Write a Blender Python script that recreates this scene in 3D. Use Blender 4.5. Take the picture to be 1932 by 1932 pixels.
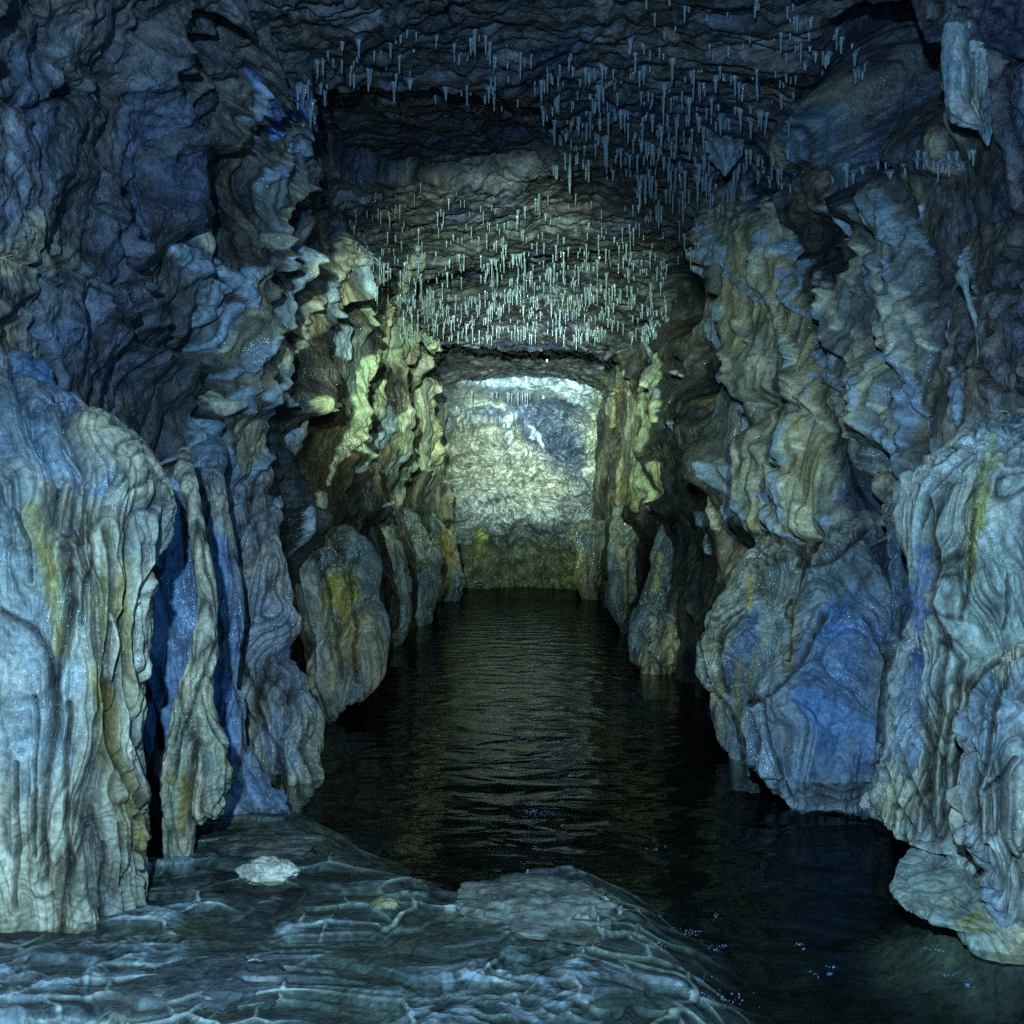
import bpy, math, random
import numpy as np

# ---------------------------------------------------------------- camera, world, light
for o in list(bpy.data.objects): bpy.data.objects.remove(o)
SC = bpy.context.scene
COL = SC.collection
CX, CY, S = 982.0, 985.0, 1932.0           # vanishing point and width of the photograph in its traced units
cam_d = bpy.data.cameras.new('camera'); cam = bpy.data.objects.new('camera', cam_d); COL.objects.link(cam)
cam.location = (0, 0, 0); cam.rotation_euler = (math.radians(90), 0, 0)
cam_d.sensor_width = 36; cam_d.lens = 36
cam_d.shift_x = -(CX - S/2)/S; cam_d.shift_y = (CY - S/2)/S
cam_d.clip_start = 0.05; cam_d.clip_end = 200
SC.camera = cam
W = bpy.data.worlds.new("World"); SC.world = W; W.use_nodes = True
bg = W.node_tree.nodes['Background']; bg.inputs[0].default_value = (0.10, 0.2, 0.6, 1); bg.inputs[1].default_value = 0.010
vs = SC.view_settings; vs.view_transform = 'Standard'; vs.look = 'None'; vs.exposure = 0.0; vs.gamma = 1.0

def spot(name, loc, target, power, color, deg, blend, radius):
    l = bpy.data.lights.new(name, 'SPOT'); l.energy = power; l.color = color
    l.spot_size = math.radians(deg); l.spot_blend = blend; l.shadow_soft_size = radius
    o = bpy.data.objects.new(name, l); COL.objects.link(o); o.location = loc
    from mathutils import Vector
    o.rotation_euler = (Vector(target)-Vector(loc)).to_track_quat('-Z', 'Y').to_euler()
    return o
def point(name, loc, power, color, radius):
    l = bpy.data.lights.new(name, 'POINT'); l.energy = power; l.color = color; l.shadow_soft_size = radius
    o = bpy.data.objects.new(name, l); COL.objects.link(o); o.location = loc
    return o
# unseen lights assumed beside the camera: hand lamp and torch beam down the passage
point('hand_lamp', (-0.20, -0.25, 0.50), 560, (0.29, 0.61, 1.0), 0.03)
point('blue_fill', (0.60, -0.2, 0.10), 100, (0.07, 0.36, 1.0), 0.03)  # added fill that turns the near shade blue
spot('wide_fill_spot', (0.34, -0.2, 0.42), (0.0, 10, 0.2), 620, (0.60, 1.0, 0.78), 36, 1.0, 0.03)  # added wide spot to light the mid-passage walls
spot('torch', (-0.25, -0.1, 0.45), (0.15, 16, 1.7), 7500, (0.62, 1.0, 0.86), 24, 1.0, 0.03)
spot('end_wall_fill', (-0.20, -0.1, 0.45), (0.10, 16, 1.35), 22000, (0.64, 0.95, 1.0), 14, 1.0, 0.03)  # added narrow spot to brighten the end wall

SC.cycles.max_bounces = 4; SC.cycles.diffuse_bounces = 1; SC.cycles.glossy_bounces = 3
SC.cycles.transparent_max_bounces = 6; SC.cycles.transmission_bounces = 2
SC.cycles.sample_clamp_indirect = 3.0; SC.cycles.sample_clamp_direct = 0
SC.cycles.caustics_reflective = False; SC.cycles.caustics_refractive = False
SC.cycles.use_denoising = False

Q = 0.8                                     # mesh density
random.seed(5); RNG = np.random.RandomState(5)
F4 = np.float32
# ---------------------------------------------------------------- noise
_perm = np.random.RandomState(11).permutation(256).astype(np.int32)
_perm = np.concatenate([_perm, _perm, _perm])
_g = np.random.RandomState(12).normal(size=(256, 3)); _g /= np.linalg.norm(_g, axis=1)[:, None]
_g = _g.astype(F4)
def noise(x, y, z):
    x = np.asarray(x, F4); y = np.asarray(y, F4); z = np.asarray(z, F4)
    x, y, z = np.broadcast_arrays(x, y, z)
    xi = np.floor(x); yi = np.floor(y); zi = np.floor(z)
    fx = x-xi; fy = y-yi; fz = z-zi
    xi = xi.astype(np.int32) & 255; yi = yi.astype(np.int32) & 255; zi = zi.astype(np.int32) & 255
    u = fx*fx*fx*(fx*(fx*6-15)+10); v = fy*fy*fy*(fy*(fy*6-15)+10); w = fz*fz*fz*(fz*(fz*6-15)+10)
    def gr(dx, dy, dz):
        h = _perm[_perm[_perm[(xi+dx) & 255]+((yi+dy) & 255)]+((zi+dz) & 255)]
        g = _g[h]
        return g[..., 0]*(fx-dx)+g[..., 1]*(fy-dy)+g[..., 2]*(fz-dz)
    a = gr(0,0,0); b = gr(1,0,0); x00 = a+u*(b-a)
    a = gr(0,1,0); b = gr(1,1,0); x10 = a+u*(b-a)
    a = gr(0,0,1); b = gr(1,0,1); x01 = a+u*(b-a)
    a = gr(0,1,1); b = gr(1,1,1); x11 = a+u*(b-a)
    y0 = x00+v*(x10-x00); y1 = x01+v*(x11-x01)
    return (y0+w*(y1-y0))*1.6
def fbm(x, y, z, o=4, g=0.5, l=2.03):
    s = 0; a = 1; t = 0
    for i in range(o):
        s = s+a*noise(x+i*17.1, y+i*5.3, z+i*9.7); t += a; a *= g; x = x*l; y = y*l; z = z*l
    return s/t
def ridged(x, y, z, o=4, g=0.5, l=2.1):
    s = 0; a = 1; t = 0
    for i in range(o):
        n = 1-np.abs(noise(x+i*13.7, y+i*7.9, z+i*3.1))*1.7
        s = s+a*n; t += a; a *= g; x = x*l; y = y*l; z = z*l
    return s/t
def sst(e0, e1, x):
    t = np.clip((x-e0)/(e1-e0), 0, 1); return t*t*(3-2*t)
def pix(P):                                 # where a point shows in the traced picture units
    y = np.maximum(P[..., 1], 0.3)
    return CX+P[..., 0]/y*S, CY-P[..., 2]/y*S
def at(x, y, d): return ((x-CX)/S*d, d, (CY-y)/S*d)
def worley2(x, y, seed=0):
    """F1, F2, cell id, offset to the nearest point"""
    xi = np.floor(x).astype(np.int32); yi = np.floor(y).astype(np.int32)
    f1 = np.full(x.shape, 9., F4); f2 = f1.copy(); idc = np.zeros(x.shape, np.int32); ox = np.zeros(x.shape, F4); oy = ox.copy()
    for dx in (-1, 0, 1):
        for dy in (-1, 0, 1):
            h = _perm[_perm[(xi+dx+seed) & 255]+((yi+dy) & 255)]
            px = xi+dx+_g[h, 0]*0.45+0.5; py = yi+dy+_g[h, 1]*0.45+0.5
            d = np.hypot(x-px, y-py)
            c = d < f1
            f2 = np.where(c, f1, np.minimum(f2, d)); f1 = np.where(c, d, f1)
            idc = np.where(c, h, idc); ox = np.where(c, x-px, ox); oy = np.where(c, y-py, oy)
    return f1, f2, idc, ox, oy
def worley3(x, y, z):
    xi = np.floor(x).astype(np.int32); yi = np.floor(y).astype(np.int32); zi = np.floor(z).astype(np.int32)
    f1 = np.full(x.shape, 9., F4); f2 = f1.copy(); idc = np.zeros(x.shape, np.int32)
    for dx in (-1, 0, 1):
        for dy in (-1, 0, 1):
            for dz in (-1, 0, 1):
                h = _perm[_perm[_perm[(xi+dx) & 255]+((yi+dy) & 255)]+((zi+dz) & 255)]
                d = (x-(xi+dx+_g[h, 0]*0.45+0.5))**2+(y-(yi+dy+_g[h, 1]*0.45+0.5))**2+(z-(zi+dz+_g[h, 2]*0.45+0.5))**2
                c = d < f1
                f2 = np.where(c, f1, np.minimum(f2, d)); f1 = np.where(c, d, f1); idc = np.where(c, h, idc)
    return np.sqrt(f1), np.sqrt(f2), idc

# ---------------------------------------------------------------- materials
def wet(name, rough=0.42, bump=0.5, fine=60.0, drops=0.6, coat=0.55, dscale=130.0, wetspot=3.0, vein=0.6, lo=0.5, hi=1.45, m0=0.45, base_c=0.08):
    m = bpy.data.materials.new(name); m.use_nodes = True; nt = m.node_tree; N = nt.nodes; L = nt.links
    p = N['Principled BSDF']
    tc = N.new('ShaderNodeTexCoord'); vc = N.new('ShaderNodeVertexColor'); vc.layer_name = 'Col'
    n1 = N.new('ShaderNodeTexNoise'); n1.inputs['Scale'].default_value = fine; n1.inputs['Detail'].default_value = 6; n1.inputs['Roughness'].default_value = 0.65
    L.new(tc.outputs['Object'], n1.inputs['Vector'])
    n2 = N.new('ShaderNodeTexNoise'); n2.inputs['Scale'].default_value = fine*0.2; n2.inputs['Detail'].default_value = 5; n2.inputs['Roughness'].default_value = 0.7
    L.new(tc.outputs['Object'], n2.inputs['Vector'])
    rmp = N.new('ShaderNodeMapRange'); rmp.inputs[1].default_value = 0.3; rmp.inputs[2].default_value = 0.7
    rmp.inputs[3].default_value = lo; rmp.inputs[4].default_value = hi
    L.new(n2.outputs['Fac'], rmp.inputs[0])
    rm2 = N.new('ShaderNodeMapRange'); rm2.inputs[1].default_value = 0.3; rm2.inputs[2].default_value = 0.7
    rm2.inputs[3].default_value = 0.55; rm2.inputs[4].default_value = 1.4
    L.new(n1.outputs['Fac'], rm2.inputs[0])
    mu = N.new('ShaderNodeMath'); mu.operation = 'MULTIPLY'; L.new(rmp.outputs[0], mu.inputs[0]); L.new(rm2.outputs[0], mu.inputs[1])
    # thin dark mineral veins: where a warped noise crosses its middle value
    n3 = N.new('ShaderNodeTexNoise'); n3.inputs['Scale'].default_value = fine*0.13; n3.inputs['Detail'].default_value = 4; n3.inputs['Distortion'].default_value = 0.8
    mpv = N.new('ShaderNodeMapping'); mpv.inputs['Scale'].default_value = (1, 1, 0.6); L.new(tc.outputs['Object'], mpv.inputs[0]); L.new(mpv.outputs[0], n3.inputs['Vector'])
    sb = N.new('ShaderNodeMath'); sb.operation = 'SUBTRACT'; sb.inputs[1].default_value = 0.5; L.new(n3.outputs['Fac'], sb.inputs[0])
    ab = N.new('ShaderNodeMath'); ab.operation = 'ABSOLUTE'; L.new(sb.outputs[0], ab.inputs[0])
    vr = N.new('ShaderNodeMapRange'); vr.inputs[1].default_value = 0.0; vr.inputs[2].default_value = 0.035; vr.inputs[3].default_value = 1-vein; vr.inputs[4].default_value = 1.0
    L.new(ab.outputs[0], vr.inputs[0])
    mu0 = mu; mu = N.new('ShaderNodeMath'); mu.operation = 'MULTIPLY'; L.new(mu0.outputs[0], mu.inputs[0]); L.new(vr.outputs[0], mu.inputs[1])
    mc = N.new('ShaderNodeVectorMath'); mc.operation = 'SCALE'
    L.new(vc.outputs['Color'], mc.inputs[0]); L.new(mu.outputs[0], mc.inputs['Scale'])
    L.new(mc.outputs[0], p.inputs['Base Color'])
    ad = N.new('ShaderNodeMath'); ad.operation = 'MULTIPLY_ADD'; ad.inputs[1].default_value = 2.2
    L.new(n2.outputs['Fac'], ad.inputs[0])
    a3 = N.new('ShaderNodeMath'); a3.operation = 'MULTIPLY_ADD'; a3.inputs[1].default_value = 0.9; L.new(vr.outputs[0], a3.inputs[0]); L.new(n1.outputs['Fac'], a3.inputs[2]); L.new(a3.outputs[0], ad.inputs[2])
    b = N.new('ShaderNodeBump'); b.inputs['Strength'].default_value = bump; b.inputs['Distance'].default_value = 0.5/fine
    L.new(ad.outputs[0], b.inputs['Height']); L.new(b.outputs[0], p.inputs['Normal'])
    p.inputs['Roughness'].default_value = rough
    p.inputs['Specular IOR Level'].default_value = 0.4
    # droplets: tiny domes in the wet coat
    vo = N.new('ShaderNodeTexVoronoi'); vo.inputs['Scale'].default_value = dscale; L.new(tc.outputs['Object'], vo.inputs['Vector'])
    nm = N.new('ShaderNodeTexNoise'); nm.inputs['Scale'].default_value = wetspot; nm.inputs['Detail'].default_value = 4; L.new(tc.outputs['Object'], nm.inputs['Vector'])
    mk = N.new('ShaderNodeMapRange'); mk.inputs[1].default_value = m0; mk.inputs[2].default_value = m0+0.14; mk.inputs[3].default_value = 0.0; mk.inputs[4].default_value = 1.0
    L.new(nm.outputs['Fac'], mk.inputs[0])
    dome = N.new('ShaderNodeMapRange'); dome.inputs[1].default_value = 0.0; dome.inputs[2].default_value = 0.5; dome.inputs[3].default_value = 1.0; dome.inputs[4].default_value = 0.0
    L.new(vo.outputs['Distance'], dome.inputs[0])
    b2 = N.new('ShaderNodeBump'); b2.inputs['Strength'].default_value = drops; b2.inputs['Distance'].default_value = 0.5/dscale
    L.new(dome.outputs[0], b2.inputs['Height']); L.new(b.outputs[0], b2.inputs['Normal'])
    L.new(b2.outputs[0], p.inputs['Coat Normal'])
    cw = N.new('ShaderNodeMath'); cw.operation = 'MULTIPLY_ADD'; cw.inputs[1].default_value = coat; cw.inputs[2].default_value = base_c
    L.new(mk.outputs[0], cw.inputs[0]); L.new(cw.outputs[0], p.inputs['Coat Weight'])
    p.inputs['Coat Roughness'].default_value = 0.12
    return m
M_WALL = wet('wet_rock', 0.38, 0.9, 42, 0.45, 0.35, 75, 2.2, .35, .35, 1.7, .54, .10)
M_CEIL = wet('wet_ceiling_rock', 0.38, 1.0, 38, 0.4, 0.4, 75, 2.2, .35, .35, 1.7, .56, .08)
M_FLOW = wet('wet_flowstone', 0.36, 0.55, 62, 1.0, 1.0, 48, 3.2, .22, .62, 1.3, .50, .10)
M_BACK = wet('far_rock', 0.55, 0.55, 28, 0.5, 0.4, 50, 3, .5, .35, 1.6)
M_FLOOR = wet('calcite_floor', 0.6, 0.6, 50, 0.2, 0.0, 90, 3, .3, .45, 1.5, .45, 0.0); M_FLOOR.node_tree.nodes['Principled BSDF'].inputs['Specular IOR Level'].default_value = 0.06
M_STAL = wet('stalactite_calcite', 0.25, 0.2, 90, 0.4, 0.9, 120, 6, .1, .8, 1.2)

def grid_faces(nu, nv, wrap=False):
    i = np.arange(nu-1)[:, None]; j = np.arange(nv if wrap else nv-1)[None, :]
    a = i*nv+j; b = i*nv+(j+1) % nv; c = (i+1)*nv+(j+1) % nv; d = (i+1)*nv+j
    return np.stack([a, d, c, b], -1).reshape(-1, 4).astype(np.int32)
def mesh_from(name, V, Fq, C, mat, flip=False):
    me = bpy.data.meshes.new(name)
    V = np.ascontiguousarray(V.reshape(-1, 3), F4); n = len(V)
    if flip: Fq = Fq[:, ::-1]
    Fq = np.ascontiguousarray(Fq)
    me.vertices.add(n); me.vertices.foreach_set('co', V.ravel())
    me.loops.add(Fq.size); me.loops.foreach_set('vertex_index', Fq.ravel())
    me.polygons.add(len(Fq)); me.polygons.foreach_set('loop_start', np.arange(0, Fq.size, Fq.shape[1], dtype=np.int32))
    me.polygons.foreach_set('use_smooth', np.ones(len(Fq), bool))
    me.update(calc_edges=True)
    if C is not None:
        ca = me.color_attributes.new('Col', 'FLOAT_COLOR', 'POINT')
        A = np.ones((n, 4), F4); A[:, :3] = np.clip(C.reshape(-1, 3), 0, 1); ca.data.foreach_set('color', A.ravel())
    me.materials.append(mat)
    return me
def link(name, me, label=None, cat=None, group=None, kind=None, parent=None, loc=None):
    o = bpy.data.objects.new(name, me); COL.objects.link(o)
    if label: o['label'] = label
    if cat: o['category'] = cat
    if group: o['group'] = group
    if kind: o['kind'] = kind
    if parent: o.parent = parent
    if loc is not None: o.location = loc
    return o
def normals(P, wrap=False):
    du = np.gradient(P, axis=0)
    if wrap: dv = (np.roll(P, -1, 1)-np.roll(P, 1, 1))*0.5
    else: dv = np.gradient(P, axis=1)
    n = np.cross(du, dv); n /= (np.linalg.norm(n, axis=-1, keepdims=True)+1e-9)
    return n.astype(F4)
def mix(C, col, f):
    f = np.clip(f, 0, 1)[..., None]; return C*(1-f)+np.array(col, F4)*f
def blob(px, py, x, y, rx, ry, rot=0, soft=0.5):
    c, s = math.cos(math.radians(rot)), math.sin(math.radians(rot))
    dx = (px-x); dy = (py-y)
    a = (dx*c+dy*s)/rx; b = (-dx*s+dy*c)/ry
    return 1-sst(1-soft, 1+soft, np.sqrt(a*a+b*b))
def poly_dist(px, py, pts):
    """signed side (x offset) and parameter along a traced polyline going down the picture"""
    best = np.full(px.shape, 1e9, F4); tt = np.zeros(px.shape, F4); side = np.zeros(px.shape, F4)
    n = len(pts)-1
    for i in range(n):
        x0, y0 = pts[i]; x1, y1 = pts[i+1]
        vx, vy = x1-x0, y1-y0; L2 = vx*vx+vy*vy
        t = np.clip(((px-x0)*vx+(py-y0)*vy)/L2, 0, 1)
        dx = px-(x0+t*vx); dy = py-(y0+t*vy); d = np.hypot(dx, dy)
        c = d < best
        best = np.where(c, d, best); tt = np.where(c, (i+t)/n, tt); side = np.where(c, np.sign(vx*dy-vy*dx), side)
    return best, tt, side

WHITE = (0.80, 0.64, 0.38); CREAM = (0.76, 0.54, 0.22); OCHRE = (0.44, 0.24, 0.035); ROCK = (0.11, 0.095, 0.085)
BROWN = (0.13, 0.085, 0.045); BLUE = (0.055, 0.16, 0.46); DARK = (0.03, 0.028, 0.026); GREY = (0.2, 0.2, 0.2); SLATE = (0.07, 0.09, 0.155)

# ---------------------------------------------------------------- passage: one lofted surface, cut in left wall, ceiling, right wall
def catmull(pts, t):
    pts = np.array(pts, F4); n = len(pts)-1
    x = t*n; i = np.clip(np.floor(x).astype(int), 0, n-1); f = (x-i)[:, None]
    p = lambda k: pts[np.clip(k, 0, n)]
    p0, p1, p2, p3 = p(i-1), p(i), p(i+1), p(i+2)
    return 0.5*((2*p1)+(-p0+p2)*f+(2*p0-5*p1+4*p2-p3)*f*f+(-p0+3*p1-3*p2+p3)*f**3)
NEAR = [(-1.30,-1.7),(-1.28,-1.1),(-1.35,-.5),(-1.45,0.0),(-1.42,.5),(-1.38,1.0),(-1.30,1.5),(-1.02,1.9),(-.5,1.97),(.2,2.0),(.9,2.0),(1.45,1.95),(1.72,1.6),(1.75,1.1),(1.62,.6),(1.5,0.0),(1.42,-.5),(1.35,-1.1),(1.3,-1.7)]
FAR  = [(-1.05,-1.7),(-1.08,-1.1),(-1.12,-.5),(-1.22,0.0),(-1.26,.5),(-1.24,1.0),(-1.2,1.5),(-1.08,1.92),(-.5,2.02),(0.,2.04),(.55,2.04),(1.12,1.93),(1.23,1.5),(1.24,1.1),(1.2,.6),(1.14,0.0),(1.08,-.5),(1.0,-1.1),(.98,-1.7)]
ND = int(1500*Q); NT = int(1700*Q)
dlog = np.exp(np.linspace(math.log(1.1), math.log(17.4), ND)).astype(F4)
dfront = np.linspace(-2.2, 1.08, 60).astype(F4)
dd = np.concatenate([dfront, dlog])
tt = np.linspace(0, 1, NT).astype(F4)
pn = catmull(NEAR, tt); pf = catmull(FAR, tt)
wf = sst(3.2, 6.5, dd)[:, None, None]
sec = pn[None]*(1-wf)+pf[None]*wf
P = np.empty((len(dd), NT, 3), F4)
P[..., 0] = sec[..., 0]; P[..., 1] = dd[:, None]; P[..., 2] = sec[..., 1]
nrm = normals(P)                              # check orientation: make it point into the passage
cen = np.array([0, 0, 0.4], F4); v = cen-P; v[..., 1] = 0
sg = np.sign((nrm*v).sum(-1))[..., None]; nrm = nrm*sg
X, Y, Z = P[..., 0], P[..., 1], P[..., 2]
ppx, ppy = pix(P)
u_ceil = sst(1.55, 1.92, Z)                  # 1 on the ceiling
left = X < 0
u_wall = 1-u_ceil
wx = fbm(X*0.9+3, Y*0.9, Z*0.9, 3); wz = fbm(X*0.9, Y*0.9+9, Z*0.9+4, 3)
D = 0.14*fbm(X*0.8, Y*0.7, Z*0.8, 2)
ppx, ppy = pix(P+nrm*(D+.05*u_wall*sst(2.5, 4, Y))[..., None])     # where the smooth rock shows, for the traced features
# curtain folds across the walls: each climbs towards its edge then falls back sharply
side_off = np.where(left, 0.0, 4.37)
ly = np.log(np.maximum(Y, 0.5))
q = ly*5.2+side_off+0.6*wz+0.22*noise(Z*1.6+7, ly*2.0, side_off)+0.05*noise(Z*5, ly*5, 2+side_off)-0.10*Z
qf = q-np.floor(q); cid = np.floor(q)
saw = np.where(qf < 0.86, (qf/0.86)**1.7, 1-(qf-0.86)/0.14)
amp = (0.55+0.45*noise(cid*3.3+.5, Z*0.9, side_off))*(0.35+0.65*sst(2.5, 5, Y))
D += 0.17*saw*amp*u_wall
q2 = ly*15+side_off+1.0*wx+0.4*noise(Z*1.8, ly*5.0, 5+side_off)+0.08*noise(Z*7, ly*9, 3)
q2f = q2-np.floor(q2); saw2 = np.where(q2f < 0.8, (q2f/0.8)**1.5, 1-(q2f-0.8)/0.2)
D += 0.055*saw2*(0.5+0.5*noise(np.floor(q2)*1.7+.3, Z*1.5, side_off))*u_wall*sst(2.5, 4.5, Y)
# rock slabs: tilted angular facets (strongest on the near left wall)
sl = sst(5.5, 3.0, Y)*u_wall
f1, f2, idc = worley3(X*2.6+wx*1.2, Y*2.6+wz*1.2, Z*(2.0-1.1*sst(3, 5, Y))+wx)
crack = sst(0.0, 0.10, f2-f1); _id = idc.copy(); _ck = crack.astype(F4)
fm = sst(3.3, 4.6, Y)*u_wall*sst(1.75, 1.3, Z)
D += (0.06*((idc % 17)/17.0-0.5)+0.03*(crack-1))*(0.35+0.65*sl)*u_wall*(1-.93*fm)
vz = 1-0.6*sst(2.8, 4.2, Y)*u_wall
rg = ridged(X*3.0+wx, Y*3.0+wz, Z*3.0*vz, 5)
D += 0.085*(rg-0.55)*(0.6+0.4*u_wall)*(1-.85*fm)
D += 0.035*fbm(X*9+wx*3, Y*9, Z*9*vz+wz*3, 4)*(1-.65*fm)
hc = ly*9+.7*wz+.30*noise(X*1.5, ly*3, Z*1.6+side_off)
fa = noise(hc*1.3, side_off, Z*.7); fb_ = noise(hc*3.2+5, side_off+.4, Z*1.1+.5*wx); fc_ = noise(hc*7.5, side_off+.8, Z*1.8)
D += fm*(.07*fa-.05*np.maximum(1-np.abs(fa)*3, 0)**2-.030*np.maximum(1-np.abs(fb_)*3, 0)**2+.02*fb_-.012*np.maximum(1-np.abs(fc_)*3, 0))
# ceiling: thin beds that break off in steps, drawn out across the passage
hb = fbm(X*0.75+2+wx*0.5, Y*1.35, Z*0.2, 4, 0.55)*3.2+Y*0.12
st = hb*2.2; sf = st-np.floor(st); step = np.floor(st)+sst(0.78, 1.0, sf)
D += u_ceil*(0.075*(step/2.2-hb)+0.12*noise(X*0.5, Y*0.55, 1.0))
D += u_ceil*0.030*ridged(X*2.2+wx, Y*6.0+wz, Z*2, 4)
# the ceiling drops to a lip, and the end chamber behind it is higher
lipy = 11.0+0.25*noise(X*1.6, 3.3, 0)+0.06*noise(X*9, 3.3, 0)
lip = sst(8.6, 10.9, Y)*0.13*(Y < lipy)
D += u_ceil*(lip-0.22*sst(0, 0.10, Y-lipy)+0.10*sst(12, 16, Y))
# near ceiling slab edge and the smooth hollow behind it
edge = [(560,240),(600,180),(640,135),(740,130),(860,150),(960,185),(1040,215),(1080,300),(960,330),(800,345),(640,310),(560,240)]
hol = blob(ppx, ppy+14*noise(ppx*0.02, ppy*0.02, 0), 800, 250, 260, 92, 6, 0.10)
D -= u_ceil*0.13*hol
D -= 0.20*blob(ppx, ppy, 380, 60, 48, 60, 25, 0.25)*sst(1.5, 3, Y)     # black notch top left
D -= 0.60*blob(ppx+40*noise(ppx*.012, ppy*.012, 2.), ppy+40*noise(ppx*.012, ppy*.012, 7.), 1640, 180, 80, 110, 15, 0.8)*sst(1.5, 3, Y)    # dark pocket upper right
D -= 0.25*blob(ppx, ppy, 1290, 570, 40, 60, 0, 0.4)
D -= 0.16*blob(ppx, ppy, 1650, 930, 50, 90, 20, 0.4)
# black clefts on the left wall, traced
clefts = [([(415,0),(420,60),(330,90),(305,130)], 9, .06), ([(565,200),(550,300),(500,390),(430,470),(420,560),(425,660),(420,780)], 12, .07), ([(500,500),(478,600),(480,700),(500,820),(520,900)], 11, .16),
          ([(190,390),(230,500),(300,600),(350,720)], 5, .06), ([(0,480),(60,500),(120,560)], 4, .05), ([(340,600),(370,700),(350,800)], 6, .08),
          ([(1850,560),(1900,500),(1932,480)], 7, .09), ([(1440,760),(1470,740),(1540,780)], 8, .1), ([(1700,940),(1740,860),(1690,700),(1640,620)], 10, .12)]
for pts, w, a in clefts:
    dist, t_, s_ = poly_dist(ppx+9*noise(ppx*0.03, ppy*0.03, 1.0), ppy+9*noise(ppx*0.03, ppy*0.03, 5.0), pts)
    D -= a*np.exp(-(dist/w)**2)*(Y > 1.5)
# fins on the left: rise to the right then cut off
fins = [([(572,150),(560,240),(535,320),(500,390),(450,455),(424,520),(418,600),(428,680),(418,760),(436,860)], 75, .22),
        ([(500,480),(480,590),(482,700),(502,820),(516,930),(540,1010)], 60, .26), ([(420,0),(400,60),(330,95),(302,150),(318,250),(330,400)], 60, .16), ([(495,60),(500,130),(455,190),(430,260)], 50, .14),
        ([(660,470),(640,540),(590,600),(560,680),(545,760)], 55, .22), ([(668,620),(655,700),(640,780),(656,880),(680,960)], 55, .24), ([(775,560),(765,620),(735,690),(730,780),(746,880)], 50, .24), ([(800,680),(796,780),(806,880),(828,980)], 30, .2),
        ([(200,560),(240,640),(330,690),(372,760),(366,850)], 50, .10), ([(190,330),(230,470),(290,600)], 50, .09)]
finsR = [([(1330,330),(1372,450),(1400,560),(1420,700),(1432,850),(1420,990)], 50, .20), ([(1590,380),(1575,520),(1585,640),(1640,740),(1655,860)], 50, .16), ([(1240,560),(1262,680),(1290,800),(1280,960)], 45, .24), ([(1190,640),(1225,760),(1232,880),(1210,980)], 28, .2), ([(1310,640),(1330,760),(1350,900)], 40, .2)]
for pts, w, a in finsR:
    dist, t_, s_ = poly_dist(ppx+9*noise(ppx*0.04, ppy*0.04, 1.0), ppy+7*noise(ppx*0.04, ppy*0.04, 5.0), pts)
    D += a*np.where(s_ < 0, np.exp(-(dist/w)**2*2.0), np.exp(-(dist/4.0)**2))*(Y > 1.5)*(X > 0)
for pts, w, a in fins:
    dist, t_, s_ = poly_dist(ppx+9*noise(ppx*0.04, ppy*0.04, 1.0), ppy+7*noise(ppx*0.04, ppy*0.04, 5.0), pts)
    r = np.where(s_ > 0, np.exp(-(dist/w)**2*2.0), np.exp(-(dist/5.0)**2))
    D += a*r*(Y > 1.5)*(X < 0)
D *= sst(-1.0, 1.5, Y)*0.8+0.2
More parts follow.
